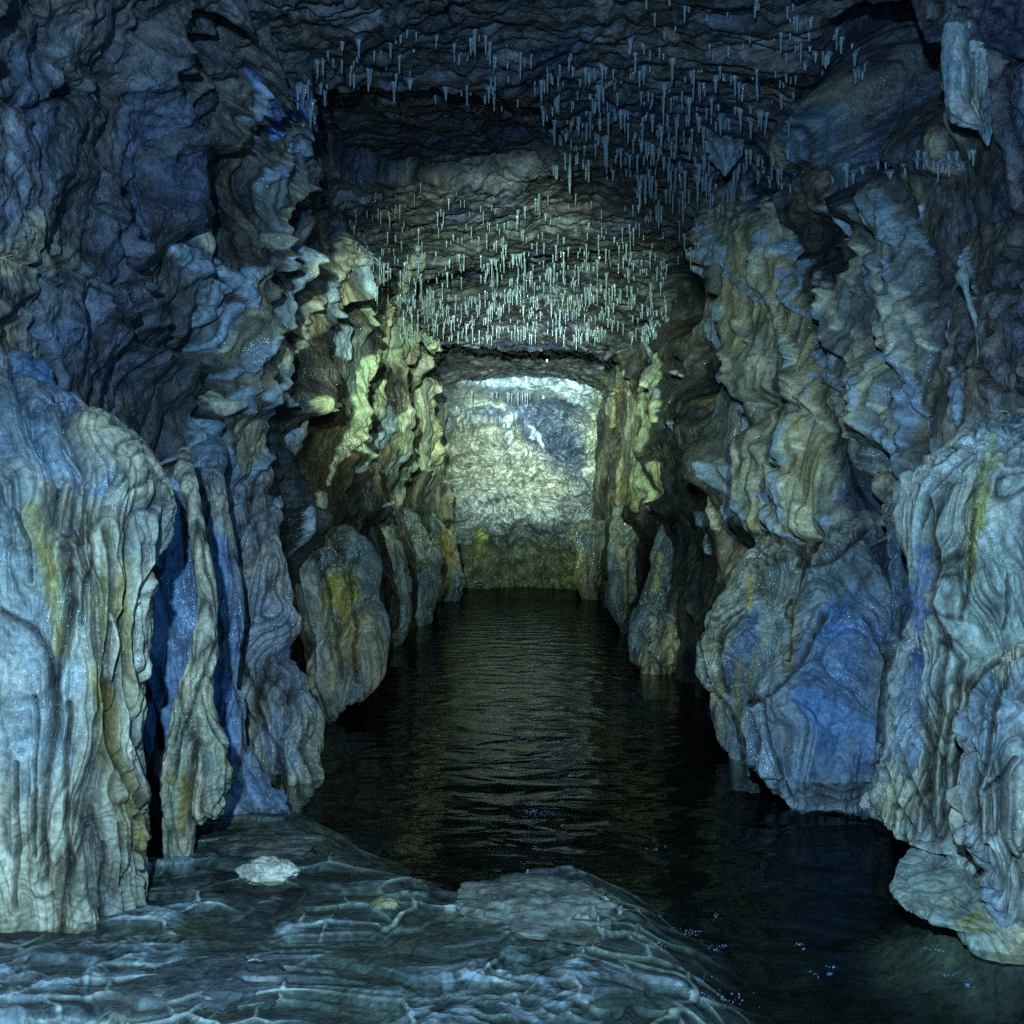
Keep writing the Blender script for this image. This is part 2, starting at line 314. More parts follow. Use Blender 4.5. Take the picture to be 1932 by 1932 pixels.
# flowstone skins on the walls: traced outlines that swell out of the rock with hanging folds
SK = 'flowstone curtains on the walls'
skins = [
 ([(1335,330),(1400,335),(1450,420),(1500,520),(1535,600),(1548,700),(1562,800),(1575,900),(1580,1000),(1540,1022),(1430,1012),(1418,960),(1436,860),(1428,760),(1410,660),(1398,560),(1378,470),(1350,390)], .13, (.56,.50,.34), 'long pale flowstone curtain running from the ceiling down the right wall'),
 ([(1590,400),(1650,350),(1710,400),(1742,500),(1748,640),(1742,760),(1705,870),(1690,905),(1660,850),(1650,760),(1600,700),(1580,600),(1600,500)], .12, (.44,.44,.36), 'lumpy blue grey flowstone curtain high on the right wall under the ledge'),
 ([(1318,520),(1366,560),(1396,700),(1424,850),(1430,980),(1400,1000),(1370,860),(1345,700)], .10, (.36,.35,.28), 'slim ragged flowstone strip beside the dark passage wall on the right'),
 ([(1560,640),(1640,690),(1655,760),(1715,800),(1740,900),(1700,960),(1640,960),(1590,850),(1575,760)], .12, (.36,.36,.28), 'rippled flowstone fold in the middle of the right wall above the blue bulge'),
 ([(1470,230),(1520,170),(1560,200),(1580,300),(1600,345),(1570,350),(1530,310),(1490,320),(1450,290)], .08, (.22,.28,.34), 'slanting bluish flowstone skin on the ledge above the right wall curtain'),
 ([(1610,240),(1700,200),(1760,260),(1790,330),(1700,330),(1640,320)], .08, (.10,.11,.12), 'dark rounded rock step beside the upper right pocket'),
 ([(580,150),(566,230),(530,320),(470,395),(428,462),(418,445),(452,350),(492,262),(520,170)], .10, (.44,.44,.38), 'pale fin of flowstone slanting down the upper left wall'),
 ([(345,520),(385,540),(402,640),(385,700),(352,650),(335,570)], .07, (.26,.29,.28), 'pale oval flowstone patch halfway up the left wall'),
 ([(560,560),(610,500),(640,490),(625,560),(590,610),(555,640),(540,610)], .08, (.32,.35,.30), 'scalloped white flowstone fringe on the left wall below the dark ceiling'),
 ([(686,640),(728,570),(762,590),(758,650),(722,705),(690,690)], .09, (.38,.42,.34), 'pale tongue of flowstone under the lit ceiling on the left'),
 ([(622,640),(655,600),(650,700),(635,770),(652,850),(636,872),(610,810),(608,720)], .09, (.28,.31,.24), 'narrow wavy flowstone strip in the middle of the left wall'),
 ([(770,690),(800,690),(806,800),(812,900),(828,980),(812,1010),(786,930),(770,800)], .10, (.42,.45,.32), 'bright pale green flowstone strip left of the end wall'),
 ([(816,740),(832,760),(832,880),(840,990),(824,1000),(818,860)], .08, (.36,.34,.2), 'thin ochre edged flowstone strip nearest the end wall on the left'),
 ([(716,850),(746,870),(762,950),(742,1000),(714,960),(706,900)], .10, (.30,.34,.26), 'pear shaped flowstone bulge low on the left wall'),
 ([(385,780),(430,740),(462,820),(474,930),(480,1000),(430,1000),(392,930),(372,850)], .10, (.25,.28,.28), 'fluted grey flowstone fold above the slim slate grey column'),
 ([(1172,650),(1206,690),(1212,800),(1196,900),(1180,990),(1152,985),(1160,880),(1178,780)], .10, (.36,.38,.22), 'yellow green flowstone strip right of the end wall'),
 ([(1222,720),(1250,740),(1246,860),(1226,960),(1206,960),(1214,850)], .10, (.28,.24,.10), 'ochre brown flowstone strip on the right wall near the bright end'),
]
RID = np.zeros(P.shape[:2], np.int16); SKC = []
for si, (poly, amp_s, col, lab) in enumerate(skins):
    pa = np.array(poly); b = (ppx > pa[:, 0].min()-40) & (ppx < pa[:, 0].max()+40) & (ppy > pa[:, 1].min()-40) & (ppy < pa[:, 1].max()+40) & (Y > 1.5)
    ii = np.nonzero(b); qx = ppx[ii]; qy = ppy[ii]; x_, y_, z_ = X[ii], Y[ii], Z[ii]
    qx = qx+9*noise(x_*5, y_*5, z_*5)+5*noise(x_*14, y_*14, z_*14); qy = qy+9*noise(x_*5+9, y_*5, z_*5)
    ins = np.zeros(qx.shape, bool); n_ = len(poly)
    for i in range(n_):
        x0, y0 = poly[i]; x1, y1 = poly[(i+1) % n_]
        if y0 == y1: continue
        ins ^= ((y0 > qy) != (y1 > qy)) & (qx < (x1-x0)*(qy-y0)/(y1-y0)+x0)
    dist, _, _ = poly_dist(qx, qy, poly+[poly[0]])
    ds = np.where(ins, dist, 0)
    prof = 1-np.exp(-ds/(9.0))
    h = np.log(y_)*24; w_ = .5*noise(x_*1.5, y_*1.5, z_*1.2)
    n4_ = noise(h*3.1+w_*1.2, z_*1.1, si+4.2); g4 = -np.maximum(1-np.abs(n4_)*5, 0)**1.3
    n1_ = noise(h*0.8+w_*1.0, z_*0.45, si*1.7+.5); n2_ = noise(h*2.1+w_, z_*0.8, si+.3); n3_ = noise(h*5+w_*2, z_*3, si+.8)
    lv = n1_*4+n2_*1.5+.15*noise(x_*9, y_*9, z_*4); ln = np.maximum(1-np.abs(lv-np.round(lv))*5.2, 0)*sst(-.2, .2, noise(x_*2+9, y_*2, z_*1.2))
    g = -np.maximum(1-np.abs(n1_)*2.6, 0)**3; g2 = -np.maximum(1-np.abs(n2_)*2.6, 0)**2.5
    dd_ = prof*(amp_s*.5*(0.75+0.5*n1_)+0.055*g+0.028*g2+0.02*g4-0.012*ln+0.012*n3_+0.02*noise(x_*3, y_*3, z_*1.5))
    # smooth away the rock under the skin
    D[ii] = D[ii]*(1-.55*prof)+dd_+.05*prof
    c = np.empty(qx.shape+(3,), F4); c[:] = np.array(col)*.62
    c = mix(c, CREAM, sst(0, .3, noise(h*.7, z_*1.2, 9.1))*.5); c = mix(c, (.06, .055, .05), g**2*.75); c = mix(c, (.08, .075, .06), g2**2*.5); c = mix(c, (.06, .055, .045), -g4*.7); c = mix(c, (.055, .05, .035), ln*.85)  # fold grooves get part of their shade in the colour
    c = mix(c, OCHRE, sst(.15, .4, fbm(h*.9, z_*.8, 3.1, 3))*.35)
    c *= (1+.25*fbm(x_*16, y_*16, z_*16, 3))[..., None]
    RID[ii] = np.where(ins & (RID[ii] == 0), si+1, RID[ii]); SKC.append((ii, np.clip(prof*1.4, 0, 1)*ins, c))
# drip ribs: each a traced tongue of calcite with a rounded section, tapering to its tip
def ca(pts): return [(1226+x*.3909, 339+y*.3909) for x, y in pts]
def cb(pts): return [(x*.5, y*.5) for x, y in pts]
PALE = (.60,.50,.31); GRN = (.46,.46,.25); YEL = (.42,.38,.18); BPAL = (.36,.40,.42)
ribs = [(ca(p), w*.3909, c) for p, w, c in [
 ([(300,60),(380,200),(440,330),(480,450),(560,560),(640,620)],32,BPAL), ([(520,60),(600,200),(600,350),(540,450),(620,550),(660,640)],64,PALE), ([(290,300),(340,430),(370,560),(400,720),(440,860),(450,1000),(460,1200),(480,1330)],30,PALE),
 ([(620,640),(680,740),(710,870)],50,PALE), ([(700,880),(740,1000),(740,1150),(760,1300),(700,1380)],74,PALE), ([(780,800),(850,920),(900,1000)],62,BPAL), ([(560,1000),(600,1330),(620,1500),(610,1740)],26,PALE),
 ([(690,1400),(640,1500),(650,1640),(660,1730)],40,PALE), ([(700,1420),(740,1560),(790,1730)],84,PALE), ([(940,260),(980,400),(1010,520),(1060,580)],48,PALE), ([(1020,360),(1080,430),(1110,500),(1090,570)],36,BPAL),
 ([(1050,50),(1130,180),(1190,290),(1250,320)],38,BPAL), ([(1240,180),(1280,280),(1330,370)],28,BPAL), ([(1130,350),(1150,470),(1140,540)],44,PALE), ([(1200,560),(1240,720),(1240,920)],86,PALE), ([(1110,640),(1160,740),(1195,830)],46,PALE),
 ([(1070,780),(1130,860),(1200,900)],32,BPAL), ([(1100,1150),(1160,1260),(1240,1360),(1200,1460)],66,BPAL), ([(960,1080),(1000,1160),(1050,1200)],26,BPAL), ([(490,830),(510,1000),(500,1200),(530,1350),(520,1620)],26,PALE),
 ([(580,850),(600,950),(590,1040)],42,PALE), ([(50,690),(100,850),(140,1000),(170,1130)],26,BPAL), ([(0,1000),(50,1060),(70,1160)],22,YEL), ([(70,1200),(110,1300),(130,1420)],30,GRN), ([(560,1350),(570,1500),(590,1640)],34,PALE), ([(660,420),(700,560),(760,660)],40,BPAL), ([(900,620),(930,760),(920,860)],34,BPAL), ([(1200,120),(1180,200),(1230,300)],30,BPAL)]]
ribs += [(cb(p), w*.5, c) for p, w, c in [
 ([(1095,290),(1080,420),(1010,540),(930,660)],44,BPAL), ([(1050,640),(1000,740),(920,830),(860,920)],50,PALE), ([(640,900),(680,980),(740,1080),(740,1160),(690,1230)],66,BPAL), ([(890,930),(880,1050),(860,1150),(890,1310)],44,BPAL),
 ([(1270,860),(1250,980),(1170,1060),(1110,1150),(1080,1240)],44,PALE), ([(1240,980),(1190,1100),(1130,1160)],56,PALE), ([(1480,1150),(1470,1250),(1400,1330),(1320,1350),(1270,1450),(1240,1600),(1230,1680),(1290,1730)],46,GRN),
 ([(1500,1180),(1520,1260),(1430,1350)],44,GRN), ([(1590,1400),(1560,1600),(1560,1770)],44,GRN), ([(1640,1400),(1600,1560),(1600,1700),(1650,1850),(1640,1960)],38,YEL), ([(1690,1480),(1660,1650),(1670,1850),(1675,1960)],20,GRN),
 ([(1480,1500),(1430,1620),(1470,1750),(1510,1800),(1480,1900)],46,GRN), ([(830,1400),(830,1500),(850,1600)],54,BPAL), ([(900,1520),(900,1650),(850,1760)],40,BPAL), ([(780,1160),(830,1200),(800,1280)],38,YEL), ([(920,240),(900,330),(860,420)],32,BPAL),
 ([(690,1560),(720,1700),(780,1850)],54,BPAL), ([(870,1700),(850,1850),(900,1960)],54,BPAL), ([(1000,900),(985,1010),(930,1120),(905,1230)],40,BPAL), ([(1060,1480),(1090,1600),(1060,1720)],34,YEL), ([(1360,1350),(1330,1480),(1350,1600)],36,GRN), ([(1400,1420),(1390,1560),(1350,1700)],30,GRN)]]
rr_ = random.Random(77)
for _ in range(70):
    x = rr_.uniform(1290, 1800); y = rr_.uniform(360, 980) if x < 1560 else rr_.uniform(350, 800); L_ = rr_.uniform(35, 120); sl_ = rr_.uniform(-.1, .55)
    ribs.append(([(x, y), (x+sl_*L_*.5+rr_.uniform(-6, 6), y+L_*.5), (x+sl_*L_, y+L_)], rr_.uniform(8, 20), rr_.choice((PALE, BPAL, BPAL))))
for _ in range(80):
    x = rr_.uniform(330, 830); y = rr_.uniform(420, 980 if x < 600 else 860); L_ = rr_.uniform(35, 120); sl_ = rr_.uniform(-.5, .25)
    ribs.append(([(x, y), (x+sl_*L_*.5+rr_.uniform(-6, 6), y+L_*.5), (x+sl_*L_, y+L_)], rr_.uniform(7, 17), rr_.choice((PALE, BPAL, GRN) if x > 600 else (BPAL, BPAL, PALE))))
for _ in range(26):
    x = rr_.uniform(1150, 1290); y = rr_.uniform(640, 960); L_ = rr_.uniform(40, 110)
    ribs.append(([(x, y), (x+rr_.uniform(-8, 8), y+L_*.5), (x+rr_.uniform(-6, 6), y+L_)], rr_.uniform(6, 13), rr_.choice((GRN, YEL, GRN))))
for (x, y, rx, ry, a) in [(1468,788,42,42,.10),(1570,456,84,50,.14),(1648,878,30,50,.12),(1269,573,34,44,.2),(1310,900,40,80,.1),(1350,700,26,60,.08)]:
    D -= a*blob(ppx+10*noise(ppx*.04, ppy*.04, 2.), ppy+10*noise(ppx*.04, ppy*.04, 6.), x, y, rx, ry, 0, .5)*(Y > 1.5)*u_wall
flat_x, flat_y = ppx, ppy
for (pts, w, col) in ribs:
    pa = np.array(pts)
    b = (flat_x > pa[:, 0].min()-w) & (flat_x < pa[:, 0].max()+w) & (flat_y > pa[:, 1].min()-w) & (flat_y < pa[:, 1].max()+w) & (Y > 1.5)
    ii = np.nonzero(b)
    if len(ii[0]) == 0: continue
    x_, y_, z_ = X[ii], Y[ii], Z[ii]
    fx_ = flat_x[ii]; fy_ = flat_y[ii]; qx = fx_+.30*w*noise(fx_*.035, fy_*.022, w)+.14*w*noise(fx_*.12, fy_*.08, w+3.); qy = fy_+.2*w*noise(fx_*.035, fy_*.022, w+9.)
    dist, t_, _ = poly_dist(qx, qy, pts)
    hw = .5*w*(.35+.65*sst(0, .15, t_))*(1-.5*t_**2)
    pr = np.sqrt(np.maximum(0, 1-(dist/hw)**2))*sst(0, .10, t_)
    D[ii] += pr*np.minimum(w/S*y_*.62, .09)*(1-.55*sst(5.5, 8.5, y_))*(1+.25*noise(x_*12, y_*12, z_*5))
    c = np.empty(qx.shape+(3,), F4); c[:] = col; c = mix(c, (.12, .13, .13), sst(-.1, .4, fbm(x_*6, y_*6, z_*4, 3))*.6); c *= (1+.3*fbm(x_*20, y_*20, z_*20, 2))[..., None]
    SKC.append((ii, (sst(0.05, .6, pr)*.92).astype(F4), c))
PB = P+nrm*D[..., None]
# colours
lvw = fa*5+fb_*1.0; lnw = np.maximum(1-np.abs(lvw-np.round(lvw))*4.5, 0)*fm*sst(-.2, .2, fbm(X*1.7+5, Y*1.7, Z*.9, 2)); lnw = np.maximum(lnw, fm*np.maximum(1-np.abs(fa)*5, 0)); lnw = np.maximum(lnw, .8*fm*np.maximum(1-np.abs(fb_)*5, 0))
fine = fbm(X*14, Y*14, Z*14, 3)
med = fbm(X*2.2+wx, Y*2.2, Z*2.2+wz, 4)
C = np.empty(P.shape, F4); C[:] = np.array(ROCK, F4)
C = mix(C, (0.17, 0.15, 0.14), sst(-0.1, 0.35, med)*0.8)
C = mix(C, SLATE, sst(0.0, 0.35, fbm(X*1.5+9, Y*1.5, Z*1.5, 3))*0.7)
C = mix(C, BROWN, sst(0.08, 0.35, fbm(X*1.3, Y*1.3+21, Z*1.6, 4))*0.9*sst(2.2, 0.6, Z))
cal = np.maximum(sst(0.55, 0.95, saw*amp+0.35*med)*u_wall, fm*sst(.22, .5, fa+.4*med)*.85)
cal2 = sst(0.60, 0.95, saw2+0.5*med)*u_wall*sst(3.0, 5, Y)
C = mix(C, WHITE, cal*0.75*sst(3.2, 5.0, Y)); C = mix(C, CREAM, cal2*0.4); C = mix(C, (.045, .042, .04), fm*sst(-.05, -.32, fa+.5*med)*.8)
C = mix(C, OCHRE, u_wall*sst(0.18, 0.42, fbm(X*1.9, Y*1.1+4, Z*0.9+3, 4))*0.75*sst(3.5, 6, Y))
C = mix(C, (0.21, 0.225, 0.20), u_ceil*sst(0.0, 0.4, ridged(X*1.6, Y*3, 1.2, 4)-0.55+0.5*med)*sst(6.5, 9.5, Y)*0.9)
C = mix(C, (0.22, 0.22, 0.22), u_ceil*sst(0.1, 0.4, med)*0.7)
C = mix(C, DARK, sst(0.35, 0.7, fbm(X*3.5+31, Y*3.5, Z*3.5, 4))*0.8)
for (x, y, rx, ry, rot, col, s) in [
    (80,500,90,110,20,(0.24,0.20,0.11),.8), (60,180,90,160,10,(0.21,0.21,0.19),.5), (200,640,120,120,0,(0.17,0.17,0.19),.6), (330,700,60,110,10,(0.2,0.17,0.12),.6),
    (525,190,38,75,20,BLUE,.75), (460,150,14,40,0,BLUE,.6), (535,230,14,90,18,WHITE,.6), (470,380,16,90,30,WHITE,.7), (250,860,90,60,0,(.2,.17,.11),.5),
    (450,560,30,200,5,(0.1,.09,.09),.4), (560,800,60,180,0,(.09,.06,.03),.7), (600,850,70,160,0,(.10,.065,.03),.6),
    (1150,900,40,200,0,(.24,.25,.12),.5), (1180,760,25,120,0,CREAM,.6), (800,830,45,180,0,(.34,.36,.28),.6), (740,700,30,110,20,WHITE,.5), (1300,800,90,260,0,(.075,.07,.06),.8), (1860,470,90,60,0,(.16,.12,.07),.7),
    (1800,300,80,60,0,(.07,.06,.05),.7), (1640,700,60,200,0,(.07,.075,.10),.6), (60,560,60,50,0,SLATE,.35),(1562,918,44,62,0,(.08,.15,.30),.9)]:
    C = mix(C, col, blob(ppx+22*noise(ppx*0.02, ppy*0.02, 3.0), ppy+22*noise(ppx*0.02, ppy*0.02, 8.0), x, y, rx, ry, rot, .3)*s*sst(-.45, .1, med+.5*fine)*(Y > 1.5))
tint = ((_id*7) % 11)/11.0; C *= (0.62+0.85*tint*1.0)[..., None]*np.stack([1+.15*(tint-.5), np.ones_like(tint), 1-.25*(tint-.5)], -1)
C *= (0.45+0.55*_ck)[..., None]                 # joints darkened in the colour to deepen their shade
C *= (1-.55*fm)[..., None]; C = mix(C, DARK, lnw*.8)  # wall fold grooves shaded in the colour
C = mix(C, DARK, sst(.78, 1.0, ridged(X*4.5+3, Y*4.5, Z*4.5*vz, 4))*.75)
C *= (1+0.8*fine)[..., None]
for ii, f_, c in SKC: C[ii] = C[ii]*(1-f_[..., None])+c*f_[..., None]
C *= (1-.5*u_ceil*hol)[..., None]                # the smooth hollow is coloured darker
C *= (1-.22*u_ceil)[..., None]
# cut into three sheets that share their border rows
iL = int(NT*7.4/18); iR = int(NT*11.0/18)
def sheet(name, a, b, mat, label, cat):
    V = PB[:, a:b+1]; Fq = grid_faces(V.shape[0], V.shape[1]); rid = RID[:, a:b+1].ravel()[Fq[:, 0]]
    Vf = V.reshape(-1, 3); Cf = C[:, a:b+1].reshape(-1, 3)
    for r_ in np.unique(rid):
        if r_ == 0: continue
        fr_ = Fq[rid == r_]
        if len(fr_) < 200: continue
        u_, inv = np.unique(fr_, return_inverse=True)
        link('flowstone_curtain' if r_ != 6 else 'rock_step', mesh_from('flowstone_curtain', Vf[u_], inv.reshape(-1, 4).astype(np.int32), Cf[u_], M_FLOW if r_ != 6 else M_WALL), skins[r_-1][3], 'flowstone' if r_ != 6 else 'rock', SK if r_ != 6 else None)
        Fq = Fq[rid != r_]; rid = rid[rid != r_]
    me = mesh_from(name, V, Fq, C[:, a:b+1], mat)
    return link(name, me, label, cat, kind='structure')
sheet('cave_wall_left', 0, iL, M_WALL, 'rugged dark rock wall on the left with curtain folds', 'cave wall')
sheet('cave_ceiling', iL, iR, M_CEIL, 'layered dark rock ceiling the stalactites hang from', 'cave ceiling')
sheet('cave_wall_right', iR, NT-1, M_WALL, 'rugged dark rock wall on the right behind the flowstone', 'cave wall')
# what shows where, for hanging things from the ceiling
GZ = 483
vis = np.full((GZ, GZ), 1e9, F4); vidx = np.full((GZ, GZ), -1, np.int64)
bx, by = pix(PB); yy = PB[..., 1]
k = (bx >= 0) & (bx < S) & (by >= 0) & (by < S) & (yy > 1.2)
ki = np.nonzero(k.ravel())[0]
gx = (bx.ravel()[ki]/S*GZ).astype(int); gy = (by.ravel()[ki]/S*GZ).astype(int); gd = yy.ravel()[ki]
od = np.argsort(-gd); vis[gy[od], gx[od]] = gd[od]; vidx[gy[od], gx[od]] = ki[od]
PBf = PB.reshape(-1, 3).copy()
def hit(x, y, r=2):
    gx = int(x/S*GZ); gy = int(y/S*GZ); best = None
    for a in range(-r, r+1):
        for b in range(-r, r+1):
            yy_, xx_ = gy+a, gx+b
            if 0 <= yy_ < GZ and 0 <= xx_ < GZ and vidx[yy_, xx_] >= 0:
                d = vis[yy_, xx_]+0.15*math.hypot(a, b)
                if best is None or d < best[0]: best = (d, vidx[yy_, xx_])
    return None if best is None else PBf[best[1]]
del P, nrm, wx, wz, med, fine, D

# ---------------------------------------------------------------- end wall
NB = int(700*Q)
bx_, bz_ = np.meshgrid(np.linspace(-2.0, 2.0, NB).astype(F4), np.linspace(2.9, -1.7, NB).astype(F4))
P = np.stack([bx_, np.full_like(bx_, 16.3), bz_], -1)
px_, py_ = pix(P)
w1 = fbm(bx_*1.1, bz_*1.1, 0.3, 3); w2 = fbm(bx_*1.1+7, bz_*1.1, 4.3, 3)
qx = px_+16*w1; qy = py_+16*w2
D = 0.75*fbm(bx_*0.9, bz_*0.9, 2.2, 4)
D += 0.34*(ridged(bx_*1.8+w1*1.5, bz_*2.4+w2*1.5, 1.0, 5)-0.5)
f1, f2, idc = worley3(bx_*2.2+w1*1.4, bz_*2.6+w2*1.4, 0.5+0*bx_)
D += 0.26*((idc % 13)/13-0.5)+0.05*(sst(0, .12, f2-f1)-1)
D += 0.05*fbm(bx_*9, bz_*9, 3, 4)
D *= 0.35+0.65*sst(720, 765, qy)
D += 0.85*(1-sst(735, 765, qy+0.0*(qx-982)-10*sst(1000, 1110, qx)*4))*sst(640, 742, qy)      # sloping roof slab
D += (0.30*ridged(bx_*4+w1, bz_*4+w2, 3.3, 4)-.15)*sst(730, 770, qy)
D += 0.5*sst(1000, 1110, qy+40*w1+18*noise(bx_*3,0*bx_,.5))+0.25*blob(qx, qy, 1095, 1060, 60, 60, 0, .5)+0.3*blob(qx, qy, 905, 1060, 40, 60, 0, .5)
D -= 0.45*blob(qx, qy+30*noise(bx_*2.5,0*bx_,1.5), 1010, 1015, 100, 18, 0, .5)
D += 0.5*sst(865, 835, qx)+0.5*sst(1105, 1150, qx)
P[..., 1] -= D
C = np.empty(P.shape, F4); C[:] = (0.18, 0.185, 0.17)
C = mix(C, (0.34, 0.34, 0.29), sst(-.1, .35, fbm(bx_*2.2, bz_*3, 7, 4)))
for (x, y, rx, ry, rot, col, s) in [
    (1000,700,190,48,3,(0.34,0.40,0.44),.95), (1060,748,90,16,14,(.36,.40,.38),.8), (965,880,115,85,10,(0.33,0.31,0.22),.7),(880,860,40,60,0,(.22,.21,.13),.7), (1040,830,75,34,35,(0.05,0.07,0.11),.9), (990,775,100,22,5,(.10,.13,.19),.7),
    (900,755,22,14,5,(.50,.50,.36),.9), (935,760,10,9,0,(.5,.5,.38),.9), (957,790,13,26,5,(.7,.75,.7),.9), (960,820,5,22,0,(.7,.75,.7),.9), (1010,825,32,5,55,(.7,.75,.72),.8),
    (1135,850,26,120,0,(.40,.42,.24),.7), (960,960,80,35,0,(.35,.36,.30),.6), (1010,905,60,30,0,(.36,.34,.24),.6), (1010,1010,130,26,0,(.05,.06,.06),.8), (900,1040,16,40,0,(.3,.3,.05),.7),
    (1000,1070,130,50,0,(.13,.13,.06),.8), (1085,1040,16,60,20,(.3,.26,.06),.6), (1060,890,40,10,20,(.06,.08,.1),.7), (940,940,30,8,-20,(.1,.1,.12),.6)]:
    C = mix(C, col, blob(qx+8*noise(px_*.05, py_*.05, 1), qy+8*noise(px_*.05, py_*.05, 5), x, y, rx, ry, rot, .3)*s)
C = mix(C, (.05,.06,.07), sst(.72, .95, ridged(bx_*3+w1*2, bz_*3+w2*2, 4.4, 5))*.8)
C *= (1+0.9*fbm(bx_*7, bz_*7, 9, 5))[..., None]
C *= 1.35
link('cave_end_wall', mesh_from('cave_end_wall', P, grid_faces(NB, NB), C, M_BACK, flip=True), 'brightly lit rubbly end wall of the passage', 'cave wall', kind='structure')

# ---------------------------------------------------------------- floor and water
def gp(x, y, z=-1.0):
    d = S*(-z)/(y-CY); return ((x-CX)/S*d, d)
NX = int(1900*Q); NY = int(1700*Q)
fy = np.exp(np.linspace(math.log(1.2), math.log(17.4), NY)).astype(F4); fx = np.linspace(-1.9, 1.9, NX).astype(F4)
FX, FY = np.meshgrid(fx, fy)
shelf_px = [(-300,1700),(0,1700),(310,1600),(430,1500),(550,1530),(612,1575),(650,1630),(760,1648),(830,1672),(1000,1650),(1090,1640),(1165,1700),(1200,1780),(1270,1830),(1300,1932),(1310,2300)]
sp = [gp(*p) for p in shelf_px]
wxx = FX+0.05*noise(FX*5, FY*5, 0); wyy = FY+0.05*noise(FX*5, FY*5, 4)
ring = sp+[(0.5, .5), (-3, .5), (-3, sp[0][1])]
dist, _, _ = poly_dist(wxx, wyy, ring+[ring[0]])
ins = np.zeros(FX.shape, bool)
for i in range(len(ring)):
    x0, y0 = ring[i]; x1, y1 = ring[(i+1) % len(ring)]
    if y0 != y1: ins ^= ((y0 > wyy) != (y1 > wyy)) & (wxx < (x1-x0)*(wyy-y0)/(y1-y0)+x0)
shelf = np.where(ins, dist, -dist)            # positive on the shelf
g0 = fbm(FX*1.4, FY*1.4, 2, 4)
zf = -1.17+0.04*g0+0.02*fbm(FX*8, FY*8, 2, 3)
sh = -1.009+0.012*fbm(FX*2.0, FY*2.0, 6, 2)
# scale-like plates: each dips to one side, so its far edge stands as a pale lip
wa = FX+0.10*noise(FX*3, FY*3, 2)+0.012*noise(FX*11, FY*11, 7); wb = FY+0.10*noise(FX*3, FY*3, 9)+0.012*noise(FX*11, FY*11, 3)
f1, f2, idc, ox, oy = worley2(wa*3.6, wb*4.4)
g1, g2, idd, px2, py2 = worley2(wa*8.5+3, wb*10+5, 7)
lipm = sst(0.075, 0.0, f2-f1); lip2 = sst(0.11, 0.0, g2-g1)
smallm = sst(-0.12, 0.1, fbm(FX*1.3+0.4, FY*1.3, 11, 2)+0.20*sst(-0.3, 0.3, FX))
ed_ = sst(0.0, .16, f2-f1); lipm = sst(0.11, 0.0, f2-f1); sh += 0.026*(-oy)*ed_+0.008*lipm*sst(-.05, .3, noise(FX*3.2, FY*3.2, 5))+smallm*(0.006*lip2-0.016*py2*sst(0, .16, g2-g1))
sh += 0.03*sst(2.6, 2.0, FY)*sst(-0.2, -1.1, FX)
rub = .7*sst(0.05, 0.35, fbm(FX*2+5, FY*2, 3, 2)+0.35*blob(FX, FY, -1.0, 2.25, .45, .35))
sh += rub*0.03*ridged(FX*9, FY*12, 3, 4)-rub*0.012
k = sst(-0.30, 0.06, shelf+.10*g0)
zf = zf+(sh-zf)*sst(-0.42, 0.03, shelf)**1.6
# rise to the walls and under the low dome on the right
zf += 0.3*sst(1.0, 1.5, np.abs(FX))*sst(5, 3, FY)*(FX > 0)
rt = blob(FX, FY, 1.25, 2.62, .26, .24, 0, .7); zf += 0.12*rt
C = np.empty(FX.shape+(3,), F4); C[:] = (0.012, 0.013, 0.010)
C = mix(C, (0.12, 0.12, 0.10), k)
C = mix(C, (0.13, 0.145, 0.13), k*sst(0.0, 0.3, fbm(FX*3, FY*3, 8, 4)))
C = mix(C, (0.20, 0.18, 0.08), k*sst(0.1, 0.4, fbm(FX*2.2, FY*2.2+5, 8, 3))*.7*sst(-.2, -.7, FX))
pl_ = (((idc*5) % 9)/9.0-.5); C *= (1+.7*k*pl_)[..., None]
rimc = sst(0.055, 0.01, f2-f1)*sst(-.05, .3, noise(FX*3.2, FY*3.2, 5)); rim2 = sst(0.09, 0.015, g2-g1)*smallm*sst(.35, 0., noise(FX*6, FY*6, 8.))
C = mix(C, (0.62, 0.60, 0.46), k*np.clip(rimc+rim2*.85, 0, 1)); C = mix(C, (.045, .045, .038), k*sst(.10, .06, f2-f1)*sst(.03, .06, f2-f1)*.7)
C = mix(C, (.34, .36, .33), k*sst(.72, .95, ridged(FX*5+wa, FY*9, 2.2, 3))*sst(-.1, -.6, FX)*.7)
C = mix(C, (0.40, 0.42, 0.38), rub*k*sst(.5, .8, ridged(FX*9, FY*12, 3, 4)))
C = mix(C, (0.24, 0.25, 0.16), rt*.8)
P = np.stack([FX, FY, zf], -1)
link('cave_floor', mesh_from('cave_floor', P, grid_faces(NY, NX), C, M_FLOOR, flip=False), 'pale rimmed calcite shelf and dark stream bed', 'floor', kind='structure')

mw = bpy.data.materials.new('dark_water'); mw.use_nodes = True; nt = mw.node_tree; N = nt.nodes; L = nt.links; N.clear()
out = N.new('ShaderNodeOutputMaterial'); mx = N.new('ShaderNodeMixShader'); tr = N.new('ShaderNodeBsdfTransparent'); gl = N.new('ShaderNodeBsdfGlossy'); fr = N.new('ShaderNodeLayerWeight'); fr.inputs['Blend'].default_value = 0.5
tr.inputs[0].default_value = (0.80, 0.83, 0.78, 1); gl.inputs['Roughness'].default_value = 0.05; gl.inputs[0].default_value = (.27, .27, .27, 1)
tc = N.new('ShaderNodeTexCoord'); mp = N.new('ShaderNodeMapping'); mp.inputs['Scale'].default_value = (4.0, 6.0, 1)
mp.inputs['Rotation'].default_value = (0, 0, math.radians(8))
na = N.new('ShaderNodeTexNoise'); na.inputs['Scale'].default_value = 1.0; na.inputs['Detail'].default_value = 1.6; na.inputs['Distortion'].default_value = 0.5
